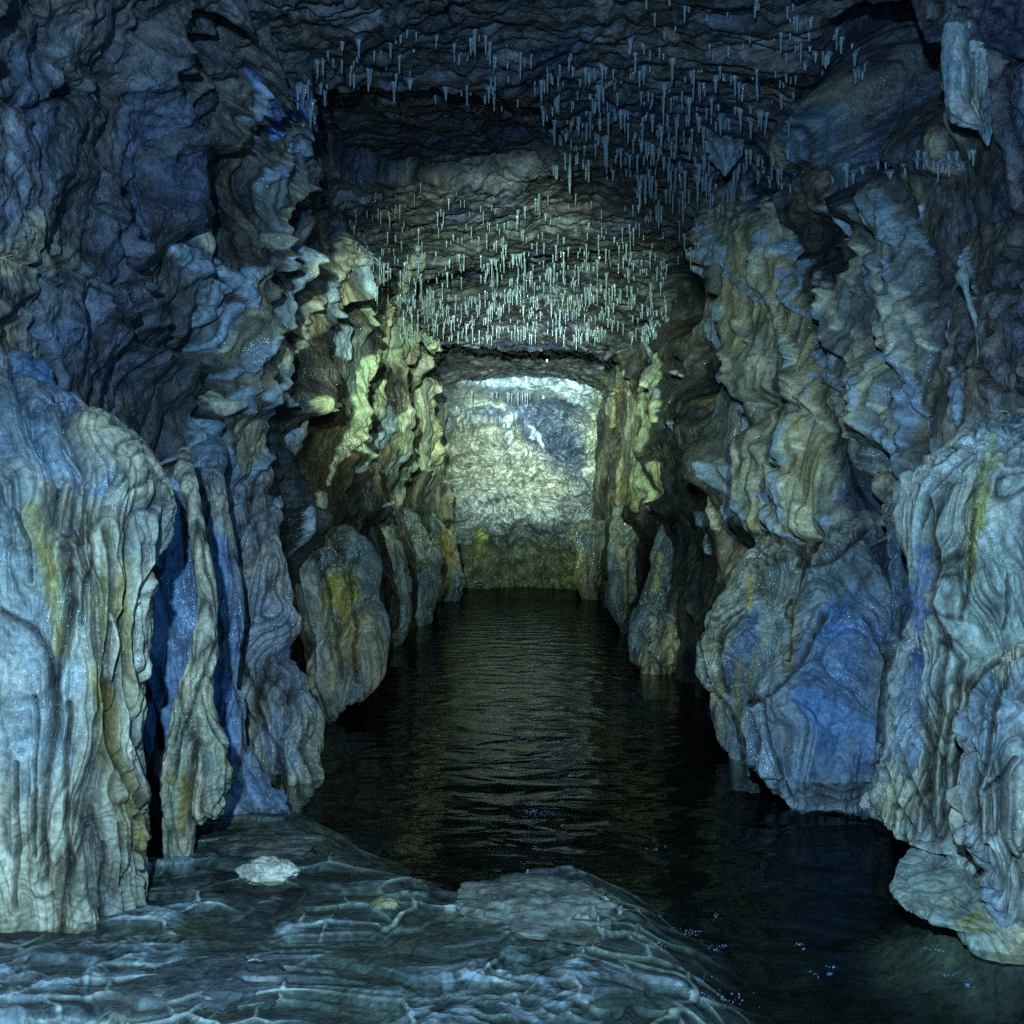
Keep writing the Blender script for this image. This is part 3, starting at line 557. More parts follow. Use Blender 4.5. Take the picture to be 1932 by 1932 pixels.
L.new(tc.outputs['Object'], mp.inputs[0]); L.new(mp.outputs[0], na.inputs['Vector'])
bp = N.new('ShaderNodeBump'); bp.inputs['Strength'].default_value = 0.32; bp.inputs['Distance'].default_value = 0.05
L.new(na.outputs['Fac'], bp.inputs['Height'])
L.new(bp.outputs[0], gl.inputs['Normal']); L.new(bp.outputs[0], fr.inputs['Normal'])
pw = N.new('ShaderNodeMath'); pw.operation = 'POWER'; pw.inputs[1].default_value = 5.0; L.new(fr.outputs['Facing'], pw.inputs[0]); sc_ = N.new('ShaderNodeMath'); sc_.operation = 'MULTIPLY_ADD'; sc_.inputs[1].default_value = 0.97; sc_.inputs[2].default_value = 0.022; L.new(pw.outputs[0], sc_.inputs[0]); L.new(sc_.outputs[0], mx.inputs[0]); L.new(tr.outputs[0], mx.inputs[1]); L.new(gl.outputs[0], mx.inputs[2]); L.new(mx.outputs[0], out.inputs['Surface'])
P = np.array([[[-2, -2, -1], [2, -2, -1]], [[-2, 17.3, -1], [2, 17.3, -1]]], F4)
link('water', mesh_from('water', P, np.array([[0, 1, 3, 2]], np.int32), None, mw), 'shallow dark rippled water along the passage', 'water', kind='structure')

# ---------------------------------------------------------------- flowstone formations
def cc(pts): return [(x*.5, 966+y*.5) for x, y in pts]
def cd(pts): return [(966+x*.5, 966+y*.5) for x, y in pts]
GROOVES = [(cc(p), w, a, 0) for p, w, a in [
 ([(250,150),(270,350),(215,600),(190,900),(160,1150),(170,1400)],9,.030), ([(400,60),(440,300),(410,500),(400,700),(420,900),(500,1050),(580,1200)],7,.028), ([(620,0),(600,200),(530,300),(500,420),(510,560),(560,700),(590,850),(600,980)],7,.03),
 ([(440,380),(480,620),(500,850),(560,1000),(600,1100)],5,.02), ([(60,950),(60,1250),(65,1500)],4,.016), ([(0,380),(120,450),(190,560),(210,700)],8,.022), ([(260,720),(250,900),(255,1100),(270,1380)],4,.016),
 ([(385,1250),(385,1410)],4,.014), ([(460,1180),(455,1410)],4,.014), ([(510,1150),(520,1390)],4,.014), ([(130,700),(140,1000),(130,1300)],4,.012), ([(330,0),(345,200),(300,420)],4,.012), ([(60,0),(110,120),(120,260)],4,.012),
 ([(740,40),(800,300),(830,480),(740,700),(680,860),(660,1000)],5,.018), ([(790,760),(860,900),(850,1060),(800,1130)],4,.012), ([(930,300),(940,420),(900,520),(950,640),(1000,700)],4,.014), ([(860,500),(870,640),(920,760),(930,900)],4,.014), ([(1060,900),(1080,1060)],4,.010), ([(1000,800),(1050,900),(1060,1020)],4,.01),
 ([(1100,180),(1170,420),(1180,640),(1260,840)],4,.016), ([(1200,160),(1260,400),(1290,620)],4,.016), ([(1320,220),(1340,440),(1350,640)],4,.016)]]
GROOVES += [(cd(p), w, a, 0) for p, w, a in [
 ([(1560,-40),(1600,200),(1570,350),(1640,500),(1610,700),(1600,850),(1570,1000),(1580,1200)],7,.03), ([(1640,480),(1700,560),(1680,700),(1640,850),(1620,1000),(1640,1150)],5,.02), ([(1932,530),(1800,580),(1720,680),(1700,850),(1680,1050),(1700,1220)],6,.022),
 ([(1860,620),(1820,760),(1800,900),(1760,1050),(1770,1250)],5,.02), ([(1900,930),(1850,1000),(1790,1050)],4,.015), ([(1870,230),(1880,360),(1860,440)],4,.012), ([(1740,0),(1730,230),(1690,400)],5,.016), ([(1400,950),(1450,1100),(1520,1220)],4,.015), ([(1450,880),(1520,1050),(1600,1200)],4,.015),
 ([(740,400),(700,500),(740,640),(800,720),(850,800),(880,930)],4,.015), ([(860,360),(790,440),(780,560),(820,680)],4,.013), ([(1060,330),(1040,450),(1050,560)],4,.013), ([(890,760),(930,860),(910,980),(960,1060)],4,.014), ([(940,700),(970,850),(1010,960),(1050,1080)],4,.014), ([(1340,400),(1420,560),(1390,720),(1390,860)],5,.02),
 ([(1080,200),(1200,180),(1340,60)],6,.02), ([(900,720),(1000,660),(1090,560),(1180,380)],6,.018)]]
STREAKS = [(cc(p), w, c) for p, w, c in [([(415,700),(430,900),(490,1050),(545,1200),(560,1330)],15,(.38,.23,.04)), ([(120,0),(190,200),(215,400),(225,540)],18,(.56,.40,.09)), ([(470,200),(450,330),(480,560),(520,760)],9,(.46,.30,.07)), ([(650,1000),(690,1060),(680,1180)],8,(.40,.24,.05)), ([(790,850),(850,960)],8,(.5,.38,.1)), ([(360,600),(380,740),(400,860)],8,(.5,.38,.1))]]
STREAKS += [(cd(p), w, c) for p, w, c in [([(1780,-60),(1740,60),(1730,250)],10,(.52,.38,.08)), ([(860,560),(850,700),(870,830)],7,(.45,.32,.08)), ([(1060,330),(1050,560)],6,(.40,.26,.05)), ([(900,250),(890,350)],6,(.45,.32,.08)), ([(560,150),(540,290)],5,(.5,.4,.1)), ([(260,150),(240,310)],6,(.45,.30,.04))]]

def interp_rows(rows, n):
    R = np.array(rows, float); t = np.concatenate([[0], np.cumsum(np.hypot(np.diff(R[:, 1]), np.diff(R[:, 0]))/1.0+np.abs(np.diff(R[:, 2]))*0.3)])
    t /= t[-1]; u = np.linspace(0, 1, n); out = []
    m = np.gradient(R, t, axis=0)
    i = np.clip(np.searchsorted(t, u)-1, 0, len(t)-2); h = (t[i+1]-t[i])[:, None]; f = ((u-t[i])/(t[i+1]-t[i]))[:, None]
    m *= 0.75
    return ((2*f**3-3*f**2+1)*R[i]+(f**3-2*f**2+f)*h*m[i]+(-2*f**3+3*f**2)*R[i+1]+(f**3-f**2)*h*m[i+1]).astype(F4)
def flow(name, label, cat, rows, ry=0.7, nr=420, ns=620, seed=0, fold=0.05, rib=0.012, lump=0.04, ff=4.5, base=WHITE, paints=(), ochre=0.35, dark=0.5, group=None, mat=None, lean=0.0, vert=0.16, cap=7.0, blue=0.0, terr=0.0025):
    """rows: (y, left x, right x, depth) of the outline from top to bottom; each becomes a rounded section of its own depth and thickness"""
    nr = int(nr*Q); ns = int(ns*Q)
    R = interp_rows(rows, nr)
    yp, xl, xr, d = R.T
    z = (CY-yp)/S*d; cx = ((xl+xr)/2-CX)/S*d; rx = np.maximum((xr-xl)/2/S*d, 0.004)
    ryy = rx*ry if ry > 0 else np.minimum(-ry, rx*1.2)
    m_ = 36; t_ = np.linspace(0.02, 1, m_, endpoint=False).astype(F4)*math.pi/2      # domed top
    ext = lambda q_, v: np.concatenate([v.astype(F4), q_])
    z = ext(z, z[0]+cap/S*d[0]*np.cos(t_)); cx = ext(cx, cx[0]+0*t_); rx, ryy = ext(rx, rx[0]*np.sin(t_)), ext(ryy, ryy[0]*np.sin(t_)); d = ext(d, d[0]+0*t_); nr = nr+m_
    a = np.linspace(0, 2*math.pi, ns, endpoint=False).astype(F4)[None]
    e = 0.85
    ca = np.sign(np.cos(a))*np.abs(np.cos(a))**e; sa = np.sign(np.sin(a))*np.abs(np.sin(a))**e
    P = np.empty((nr, ns, 3), F4)
    P[..., 0] = cx[:, None]+rx[:, None]*ca; P[..., 1] = d[:, None]+ryy[:, None]*sa; P[..., 2] = z[:, None]
    n = normals(P, True)
    c = np.stack([cx, d, z], -1)[:, None]; s = np.sign((n*(P-c)).sum(-1).mean()); n *= s
    X, Y, Z = P[..., 0]+seed*3.17, P[..., 1], P[..., 2]
    w1 = fbm(X*1.7, Y*1.7, Z*1.7, 3); w2 = fbm(X*1.7+5, Y*1.7+9, Z*1.7, 3)
    A = X*ff+w1*0.9; B = Y*ff+w2*0.9; V = Z*ff*vert
    nf = noise(A, B, V)
    fo = 1-np.abs(nf)*2.2                      # rounded pillows between sharp grooves when inverted
    fo = -np.maximum(fo, 0)**3
    n2 = noise(A*2.4+3, B*2.4, V*1.5+7); f2_ = -np.maximum(1-np.abs(n2)*2.4, 0)**2.5
    n3 = noise(A*6, B*6+4, V*3.5+w1*3); f3 = -np.maximum(1-np.abs(n3)*2.2, 0)**2
    lv = nf*6.0+0.45*n2+0.22*noise(X*9, Y*9, Z*4); lf = np.abs(lv-np.round(lv))*2
    lm = sst(-.28, .18, fbm(X*1.5+17, Y*1.5, Z*.9, 3)); ln = np.maximum(1-lf*2.6, 0)**1.1*lm
    gm = sst(-0.3, 0.3, fbm(X*1.2+8, Y*1.2, Z*0.6, 2)); ng = np.exp(-(nf*4.5)**2)
    n4 = noise(X*8+w1*.9, Y*8+w2*.9, Z*.8+2); f4 = -np.maximum(1-np.abs(n4)*6, 0)**1.3*sst(-.25, .15, fbm(X*1.9+2, Y*1.9, Z*.7, 2))
    n5 = noise(X*17+w2*1.2, Y*17+w1*1.2, Z*1.8+5); f5 = -np.maximum(1-np.abs(n5)*4.5, 0)**1.3*sst(-.1, .3, fbm(X*2.5+12, Y*2.5, Z*1.1, 2))
    f3 = f3*(0.15+0.85*ng); n3 = n3*(0.3+.7*ng)
    D = -(.16*fold+.002)*ln+(.30*fold+.003)*f4+(.14*fold+.002)*f5+lump*fbm(X*2.3, Y*2.3, Z*1.3+seed, 3)*1.5+fold*(fo+0.5*f2_*(0.4+0.6*gm)+0.9*nf)+rib*(f3*1.1+n3*0.6)
    # rimmed terraces: thin wavy lines running round the stone
    th = Z*46+1.6*noise(X*5, Y*5, Z*5)+1.0*noise(X*24, Y*24, Z*20); D += terr*(np.abs(th-np.floor(th)-0.5)*2-0.5)*sst(-.2, .25, fbm(X*1.6, Y*1.6+2, Z*1.9, 2))
    D += 0.006*fbm(X*22, Y*22, Z*14, 3)+0.012*fbm(X*8, Y*8, Z*5, 3)
    px, py = pix(P+n*D[..., None]); gsum = np.zeros(px.shape, F4); front = (P[..., 1] < d[:, None]+.3*ryy[:, None])
    gx_ = px+7*noise(X*9, Y*9, Z*9)+2.5*noise(X*30, Y*30, Z*30); xr_, yr_ = (gx_[front].min(), gx_[front].max()), (py.min(), py.max())
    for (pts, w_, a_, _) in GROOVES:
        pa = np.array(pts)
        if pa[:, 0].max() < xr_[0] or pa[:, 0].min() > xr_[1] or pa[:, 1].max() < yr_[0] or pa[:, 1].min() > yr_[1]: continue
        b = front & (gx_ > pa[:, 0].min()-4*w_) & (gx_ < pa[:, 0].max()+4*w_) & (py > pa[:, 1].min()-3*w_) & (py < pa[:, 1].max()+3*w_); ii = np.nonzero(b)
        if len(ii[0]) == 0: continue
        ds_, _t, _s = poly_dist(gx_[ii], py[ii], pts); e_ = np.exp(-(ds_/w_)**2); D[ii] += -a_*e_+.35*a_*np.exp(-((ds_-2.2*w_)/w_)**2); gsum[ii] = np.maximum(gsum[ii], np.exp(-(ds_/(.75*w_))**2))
    k = np.minimum(1, rx/0.10)[:, None]
    Pd = P+n*(D*k)[..., None]
    px, py = pix(P)
    C = np.empty(P.shape, F4); C[:] = np.array(base, F4)
    st = fbm(X*ff*1.5+w1*2, Y*ff*1.5+w2*2, Z*0.9+3, 4)
    C = mix(C, CREAM, sst(-.05, .3, fbm(X*1.6+3, Y*1.6, Z*1.2, 3))*.7)
    C = mix(C, OCHRE, sst(0.12, 0.42, st+0.25*fbm(X*.9+7, Y*.9, Z*.6, 2))*ochre)
    C = mix(C, OCHRE, sst(-.30, -.16, nf)*sst(-.02, -.12, nf)*ochre*sst(-.1, .3, fbm(X*1.1+5, Y*1.1, Z*.8, 2)))
    C = mix(C, (0.07, 0.055, 0.04), sst(0.10, 0.4, fbm(X*ff*1.3+20+w2*2, Y*ff*1.3, Z*1.1, 4))*dark)
    C = mix(C, (0.05, 0.04, 0.03), (-fo)**1.2*dark*1.4); C = mix(C, (0.07, 0.06, 0.05), (-f2_)**1.5*dark*0.6); C = mix(C, (.09, .08, .065), (-f3)**1.5*dark*.45)  # creases between folds darkened in the colour, adding to their shade
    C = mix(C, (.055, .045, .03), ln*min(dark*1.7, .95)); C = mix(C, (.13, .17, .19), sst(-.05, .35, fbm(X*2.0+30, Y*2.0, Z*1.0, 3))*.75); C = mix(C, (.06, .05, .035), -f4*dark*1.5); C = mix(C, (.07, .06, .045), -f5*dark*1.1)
    for (x, y, rx_, ry_, rot, col, s_) in paints:
        C = mix(C, col, blob(px+14*noise(px*.03, py*.03, 2.)+8*noise(px*.12, py*.07, 4.), py+24*noise(px*.05, py*.03, 9.), x, y, rx_, ry_, rot, .3)*s_*(.55+.9*sst(-.3, .3, st+.4*n4)))
    for (pts, w_, col) in STREAKS:
        pa = np.array(pts); b = front & (gx_ > pa[:, 0].min()-3*w_) & (gx_ < pa[:, 0].max()+3*w_) & (py > pa[:, 1].min()-2*w_) & (py < pa[:, 1].max()+2*w_); ii = np.nonzero(b)
        if len(ii[0]) == 0: continue
        ds_, _t, _s = poly_dist(gx_[ii], py[ii], pts); C[ii] = mix(C[ii], col, np.exp(-(ds_/w_)**2)*(.75+.4*n4[ii]))
    C = mix(C, (.045, .036, .024), gsum*.92)  # brown mineral lines, their colour also deepening the groove shade
    C *= (1+0.45*fbm(X*13, Y*13, Z*11, 4))[..., None]
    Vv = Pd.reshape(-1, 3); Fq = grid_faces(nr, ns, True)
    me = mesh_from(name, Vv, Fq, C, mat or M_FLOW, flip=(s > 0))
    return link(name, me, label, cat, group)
G1 = 'flowstone mounds along the water'; G2 = 'flowstone curtains on the walls'
# left side, near to far
flow('flowstone_mound', 'huge pale cream flowstone mound with ochre streaks filling the lower left corner', 'flowstone',
     [(625,-300,0,2.84),(660,-300,60,2.84),(720,-300,120,2.82),(790,-300,185,2.80),(855,-280,246,2.78),(915,-260,298,2.75),(960,-230,318,2.75),(1020,-230,318,2.72),(1120,-230,300,2.70),(1250,-230,292,2.70),(1400,-230,290,2.70),(1520,-230,300,2.70),(1610,-230,300,2.70),(1660,-230,285,2.70),(1740,-230,280,2.70),(1800,-230,280,2.7)],
     ry=0.62, nr=900, ns=1300, seed=1, fold=0.042, rib=0.012, ff=5.5, ochre=.5, dark=.55, group=G1,
     paints=[(95,1080,32,130,-14,(.36,.30,.10),.8),(225,1450,26,190,-8,(.24,.16,.05),.8),(200,1130,16,90,0,(.35,.28,.10),.6),(270,1540,22,80,0,(.30,.21,.06),.6),(60,700,110,90,30,(.07,.11,.17),.85),(90,850,150,60,25,(.20,.27,.31),.7),(300,1000,40,60,0,(.2,.24,.25),.5),(60,1250,100,260,0,(.46,.50,.46),.5)])
flow('flowstone_column', 'wavy flowstone column beside the bright blue hollow on the left', 'flowstone',
     [(850,338,362,3.42),(900,332,374,3.32),(950,345,380,3.25),(1050,362,398,3.2),(1150,366,412,3.2),(1230,352,410,3.15),(1290,318,404,3.12),(1330,306,400,3.1),(1420,304,420,3.1),(1480,300,428,3.1),(1530,300,418,3.1),(1570,304,372,3.1),(1620,304,362,3.1),(1660,304,360,3.1)],
     ry=.8, nr=620, ns=520, seed=2, fold=.03, rib=.008, ff=8, ochre=.35, dark=.6, group=G1, paints=[(330,1430,16,130,0,(.38,.36,.20),.7),(345,1510,10,60,0,(.3,.2,.06),.7),(400,1440,22,80,0,(.36,.36,.26),.7)])
flow('flowstone_niche', 'bright blue wet hollow between the cream mound and the wavy column', 'flowstone',
     [(930,285,370,3.38),(1000,280,385,3.36),(1150,280,392,3.34),(1300,280,385,3.34),(1400,280,350,3.4),(1500,280,340,3.4),(1640,280,340,3.4)],
     ry=.5, nr=420, ns=420, seed=3, fold=.03, rib=.006, ff=5, base=(.20,.28,.38), ochre=.0, dark=.25, group=G1)
flow('flowstone_column', 'slim slate grey flowstone column with a blue flank left of the bulbous mound', 'flowstone',
     [(780,385,420,4.25),(830,368,424,4.1),(885,352,428,3.98),(960,350,440,3.9),(1060,380,452,3.85),(1180,392,470,3.8),(1280,385,455,3.75),(1380,390,470,3.7),(1460,400,500,3.65),(1500,410,540,3.6),(1530,415,552,3.55),(1570,415,555,3.55),(1640,415,555,3.55)],
     ry=.6, nr=560, ns=520, seed=4, fold=.035, rib=.008, ff=6, base=(.30,.31,.32), ochre=.1, dark=.5, group=G1, paints=[(430,1120,22,130,-8,(.14,.20,.32),.8),(420,1350,28,110,-5,(.18,.27,.42),.7),(500,1480,60,40,0,(.28,.34,.42),.6)])
flow('flowstone_mound', 'grey violet bulbous flowstone mound with netted ripples beside the water', 'flowstone',
     [(790,395,450,5.0),(860,398,478,4.8),(930,402,508,4.6),(980,410,530,4.45),(1030,420,545,4.35),(1100,435,560,4.3),(1180,440,572,4.25),(1230,430,560,4.2),(1270,430,575,4.15),(1330,440,590,4.1),(1400,450,606,4.05),(1450,460,612,4.0),(1480,470,602,4.0),(1520,480,565,3.95),(1590,480,560,3.95)],
     ry=.75, nr=620, ns=620, seed=5, fold=.05, rib=.014, ff=6, base=(.36,.33,.31), ochre=.2, dark=.6, group=G1, paints=[(560,1240,14,22,0,(.2,.2,.25),.6),(530,1400,40,70,0,(.4,.4,.4),.5)])
flow('flowstone_mound', 'rust brown and ochre flowstone mound with striped folds beside the water', 'flowstone',
     [(930,470,520,5.9),(970,480,590,5.85),(1000,500,660,5.8),(1050,520,700,5.7),(1100,540,722,5.6),(1160,560,730,5.5),(1220,575,724,5.4),(1270,580,712,5.35),(1310,585,690,5.3),(1345,588,640,5.2),(1390,590,630,5.0),(1440,590,628,5.0)],
     ry=.7, nr=560, ns=620, seed=6, fold=.05, rib=.014, ff=5, base=(.20,.17,.12), ochre=.7, dark=.55, group=G1, paints=[(640,1110,40,50,20,(.34,.26,.05),.8),(590,1150,14,160,-8,(.40,.34,.25),.8),(690,1200,25,70,0,(.22,.15,.1),.6),(660,1180,14,90,-10,(.30,.18,.05),.7)])
flow('flowstone_mound', 'dark narrow flowstone buttress behind the rust brown mound', 'flowstone',
     [(940,640,690,8.6),(980,650,735,8.6),(1040,680,760,8.5),(1110,690,768,8.4),(1170,700,768,8.4),(1215,705,748,8.4),(1260,705,748,8.4)],
     ry=.9, nr=300, ns=360, seed=7, fold=.06, rib=.015, ff=4, base=(.19,.21,.19), ochre=.3, dark=.6, group=G1)
flow('flowstone_mound', 'green grey fluted flowstone mound fourth along the left water edge', 'flowstone',
     [(955,700,760,10.6),(985,710,800,10.5),(1040,720,824,10.4),(1100,735,832,10.2),(1150,745,826,10.1),(1185,750,806,10.0),(1230,750,800,10.)],
     ry=.9, nr=300, ns=360, seed=8, fold=.08, rib=.02, ff=3.5, base=(.27,.30,.25), ochre=.3, dark=.5, group=G1)
flow('flowstone_mound', 'yellow green fluted flowstone mound farthest along the left water edge', 'flowstone',
     [(960,770,822,13.2),(990,790,846,13.2),(1040,800,872,13.1),(1090,810,880,13.0),(1130,815,866,13.0),(1170,815,862,13.0)],
     ry=.9, nr=260, ns=320, seed=9, fold=.09, rib=.02, ff=3, base=(.30,.31,.22), ochre=.6, dark=.5, group=G1, paints=[(845,1060,8,70,0,(.34,.22,.04),.8)])
# right side
flow('flowstone_mound', 'great pale flowstone wall with deep flutes at the right edge', 'flowstone',
     [(770,1880,2060,3.3),(800,1815,2100,3.22),(840,1760,2140,3.15),(900,1705,2200,3.1),(980,1690,2200,3.1),(1080,1700,2200,3.05),(1200,1705,2200,3.0),(1300,1680,2200,2.95),(1400,1665,2200,2.9),(1470,1640,2200,2.9),(1530,1625,2200,2.9),(1570,1650,2200,2.85),(1600,1720,2200,2.8),(1680,1740,2200,2.8)],
     ry=.55, nr=900, ns=1300, seed=21, fold=.045, rib=.012, ff=5.5, base=(.52,.50,.38), ochre=.25, dark=.5, group=G1,
     paints=[(1850,950,14,120,12,(.36,.32,.12),.8),(1870,1160,60,150,0,(.50,.52,.38),.7),(1700,1350,30,120,0,(.18,.21,.24),.7),(1715,1150,22,130,0,(.09,.13,.22),.75)])
flow('flowstone_mound', 'smooth white drip of flowstone with rolled folds in front of the right wall', 'flowstone',
     [(1225,1900,2100,2.62),(1260,1850,2140,2.55),(1320,1812,2150,2.5),(1400,1800,2150,2.45),(1480,1795,2150,2.45),(1560,1790,2150,2.45),(1620,1830,2150,2.45),(1700,1850,2150,2.45),(1760,1860,2150,2.45)],
     ry=.5, nr=500, ns=700, seed=22, fold=.05, rib=.004, ff=6, base=(.56,.54,.44), ochre=.1, dark=.35, group=G1)
flow('flowstone_mound', 'broad smooth blue glittering flowstone bulge overhanging the water on the right', 'flowstone',
     [(820,1720,1820,4.8),(870,1695,1800,4.6),(930,1645,1790,4.42),(1000,1570,1780,4.3),(1070,1530,1760,4.15),(1150,1500,1740,4.0),(1230,1465,1730,3.9),(1290,1422,1722,3.85),(1350,1400,1715,3.8),(1410,1402,1700,3.75),(1460,1418,1690,3.7),(1490,1455,1680,3.7),(1515,1500,1660,3.72),(1505,1510,1650,4.1),(1580,1510,1650,4.15)],
     ry=.6, nr=760, ns=900, seed=23, fold=.028, rib=.006, lump=.03, ff=3.6, terr=.001, base=(.34,.36,.34), ochre=.1, dark=.45, group=G1,
     paints=[(1580,1240,70,130,25,(.11,.19,.33),.85),(1600,1380,60,90,0,(.16,.25,.38),.75),(1530,1450,50,40,0,(.20,.25,.30),.6),(1440,1400,22,110,0,(.36,.38,.34),.7),(1600,1010,60,60,20,(.16,.19,.20),.7),(1500,1170,14,90,10,(.22,.19,.12),.6)])
flow('flowstone_niche', 'deep blue shaded hollow between the blue bulge and the right edge flowstone', 'flowstone',
     [(900,1660,1860,4.1),(980,1650,1860,3.95),(1080,1660,1860,3.85),(1200,1660,1860,3.8),(1320,1650,1860,3.75),(1450,1640,1860,3.7),(1560,1640,1860,3.7),(1640,1640,1860,3.7)],
     ry=.35, nr=500, ns=600, seed=28, fold=.06, rib=.012, ff=5, base=(.10,.17,.32), ochre=.05, dark=.5, group=G1)
flow('flowstone_mound', 'cream and tan flowstone bulge with a netted patch, left of the blue glittering bulge', 'flowstone',
     [(940,1480,1640,5.4),(985,1440,1650,5.15),(1015,1422,1650,4.95),(1050,1400,1600,4.8),(1110,1370,1550,4.75),(1150,1330,1540,4.7),(1200,1312,1530,4.65),(1260,1312,1510,4.6),(1310,1330,1480,4.5),(1370,1340,1450,4.45),(1405,1355,1440,4.4),(1430,1375,1435,4.35),(1490,1380,1435,4.35)],
     ry=.65, nr=660, ns=760, seed=24, fold=.035, rib=.010, ff=5, base=(.42,.40,.30), ochre=.3, dark=.5, group=G1,
     paints=[(1480,1190,60,70,-10,(.38,.42,.36),.7),(1405,1200,26,80,15,(.10,.14,.22),.75),(1350,1290,14,110,-8,(.38,.32,.16),.75),(1420,1330,10,100,0,(.34,.27,.10),.7),(1520,1200,8,90,0,(.33,.27,.10),.7)])
flow('flowstone_mound', 'dark olive fluted flowstone mound at the water right of the bright end', 'flowstone',
     [(960,1270,1360,7.4),(1010,1250,1400,7.3),(1070,1225,1400,7.2),(1130,1200,1400,7.1),(1190,1190,1390,7.0),(1240,1188,1370,6.9),(1262,1210,1350,6.85),(1320,1220,1350,6.85)],
     ry=.7, nr=420, ns=520, seed=25, fold=.07, rib=.018, ff=4, base=(.16,.16,.12), ochre=.4, dark=.65, group=G1, paints=[(1230,1180,8,70,-5,(.36,.33,.20),.7),(1300,1120,14,60,0,(.3,.3,.16),.6)])
flow('flowstone_mound', 'tall green fluted flowstone foot standing in the water near the bright end', 'flowstone',
     [(960,1160,1222,9.8),(985,1156,1228,9.7),(1020,1150,1232,9.5),(1100,1150,1240,9.4),(1160,1150,1225,9.3),(1190,1158,1215,9.3),(1240,1160,1215,9.3)],
     ry=1.0, nr=420, ns=380, seed=26, fold=.08, rib=.02, ff=4, base=(.26,.29,.21), ochre=.5, dark=.5, group=G1)
flow('flowstone_mound', 'smooth green slope of flowstone in the far right corner of the water', 'flowstone',
     [(985,1090,1150,13.6),(1010,1070,1170,13.5),(1050,1085,1180,13.4),(1100,1082,1180,13.3),(1122,1090,1180,13.3),(1160,1090,1180,13.3)],
     ry=.8, nr=220, ns=320, seed=27, fold=.06, rib=.02, ff=3, base=(.22,.23,.14), ochre=.5, dark=.5, group=G1)
# curtains of the right wall
flow('drapery_stalactite', 'big pale blue stone drapery hanging in the upper right corner', 'stalactite',
     [(-120,1790,1910,3.7),(-20,1800,1900,3.7),(60,1795,1895,3.7),(110,1785,1905,3.7),(160,1790,1905,3.7),(205,1800,1905,3.68),(240,1830,1898,3.66),(262,1848,1880,3.65),(276,1860,1868,3.65)],
     ry=.8, nr=460, ns=460, seed=41, fold=.055, rib=.005, ff=7, base=(.30,.38,.44), ochre=.05, dark=.35, vert=.25, group='hanging stone draperies')
flow('drapery_stalactite', 'pale fan shaped drapery in the stalactite field right of centre', 'stalactite',
     [(225,1330,1440,5.3),(255,1320,1420,5.35),(285,1330,1410,5.4),(305,1345,1395,5.4),(322,1355,1380,5.4),(332,1362,1370,5.4)],
     ry=.6, nr=260, ns=360, seed=42, fold=.05, rib=.008, ff=7, base=(.30,.35,.34), ochre=.1, dark=.4, vert=.3, group='hanging stone draperies')
flow('calcite_ribbon', 'thin cream calcite ribbon with a wide head running down the dark right wall', 'calcite ribbon',
     [(500,1814,1824,3.55),(520,1804,1828,3.55),(545,1817,1828,3.55),(580,1826,1838,3.55),(620,1840,1852,3.55),(660,1844,1860,3.55),(690,1842,1856,3.55),(715,1826,1842,3.55),(750,1818,1836,3.55)],
     ry=.8, nr=360, ns=120, seed=44, fold=.03, rib=.006, lump=.04, ff=14, base=(.42,.42,.32), ochre=.1, dark=.2)
flow('flowstone_dome', 'low speckled cream dome with a yellow lip in the water at lower right', 'flowstone',
     [(1585,1780,1900,2.85),(1600,1730,1960,2.8),(1630,1700,2020,2.72),(1670,1682,2080,2.62),(1700,1690,2120,2.56),(1730,1740,2160,2.5),(1755,1800,2180,2.46),(1790,1820,2180,2.42)],
     ry=.42, nr=420, ns=900, seed=45, fold=.015, rib=.006, lump=.02, ff=5, base=(.38,.39,.28), ochre=.2, dark=.25, group=G1, paints=[(1840,1735,34,22,-10,(.36,.26,.05),.9)])

# ---------------------------------------------------------------- loose stones on the shelf
def stone(name, label, cat, px, py, wpx, hz, dep, base, seed, zc=-1.0, rot=0.0, lay=0.0, paints=()):
    n = int(160*Q)+40
    x0, y0 = gp(px, py)
    wr = wpx/2/S*y0
    a = np.linspace(0, 2*math.pi, n, endpoint=False).astype(F4)[None]; b = np.linspace(0.02, math.pi-0.02, n//2+2).astype(F4)[:, None]
    U = np.stack([np.sin(b)*np.cos(a), np.sin(b)*np.sin(a), np.cos(b)+0*a], -1).astype(F4)
    r = 1+0.42*fbm(U[..., 0]*2.0+seed, U[..., 1]*2.0, U[..., 2]*2.0, 3)+0.09*ridged(U[..., 0]*4+seed, U[..., 1]*4, U[..., 2]*8, 3)
    Pp = U*r[..., None]*np.array([wr, dep, hz], F4)
    if lay: Pp[..., 2] += lay*(lambda t: (np.abs(t-np.floor(t)-.5)*2-.5))(Pp[..., 2]*60+2*noise(Pp[..., 0]*6, Pp[..., 1]*6, seed))
    C = np.empty(Pp.shape, F4); C[:] = base
    C = mix(C, (.12, .11, .09), sst(.05, .4, fbm(Pp[..., 0]*9+seed, Pp[..., 1]*9, Pp[..., 2]*20, 4))*.6)
    me = mesh_from(name, Pp, grid_faces(Pp.shape[0], n, True), C, M_FLOOR, flip=True)
    o = link(name, me, label, cat, loc=(x0, y0, zc)); o.rotation_euler = (0, 0, rot); return o
stone('white_stone', 'lone white stone lying on the shelf in front of the cream mound', 'stone', 508, 1650, 100, .034, .05, (.80, .66, .44), 3.3, zc=-.992)
stone('pebble', 'small yellowish pebble on the shelf right of the white stone', 'stone', 728, 1706, 46, .014, .03, (.42, .36, .16), 7.3, zc=-1.0)
stone('layered_rock', 'flat layered rock slab rising at the edge of the dark water', 'rock', 1010, 1705, 330, .050, .19, (.27, .24, .17), 5.1, zc=-1.02, rot=-.15, lay=.005)
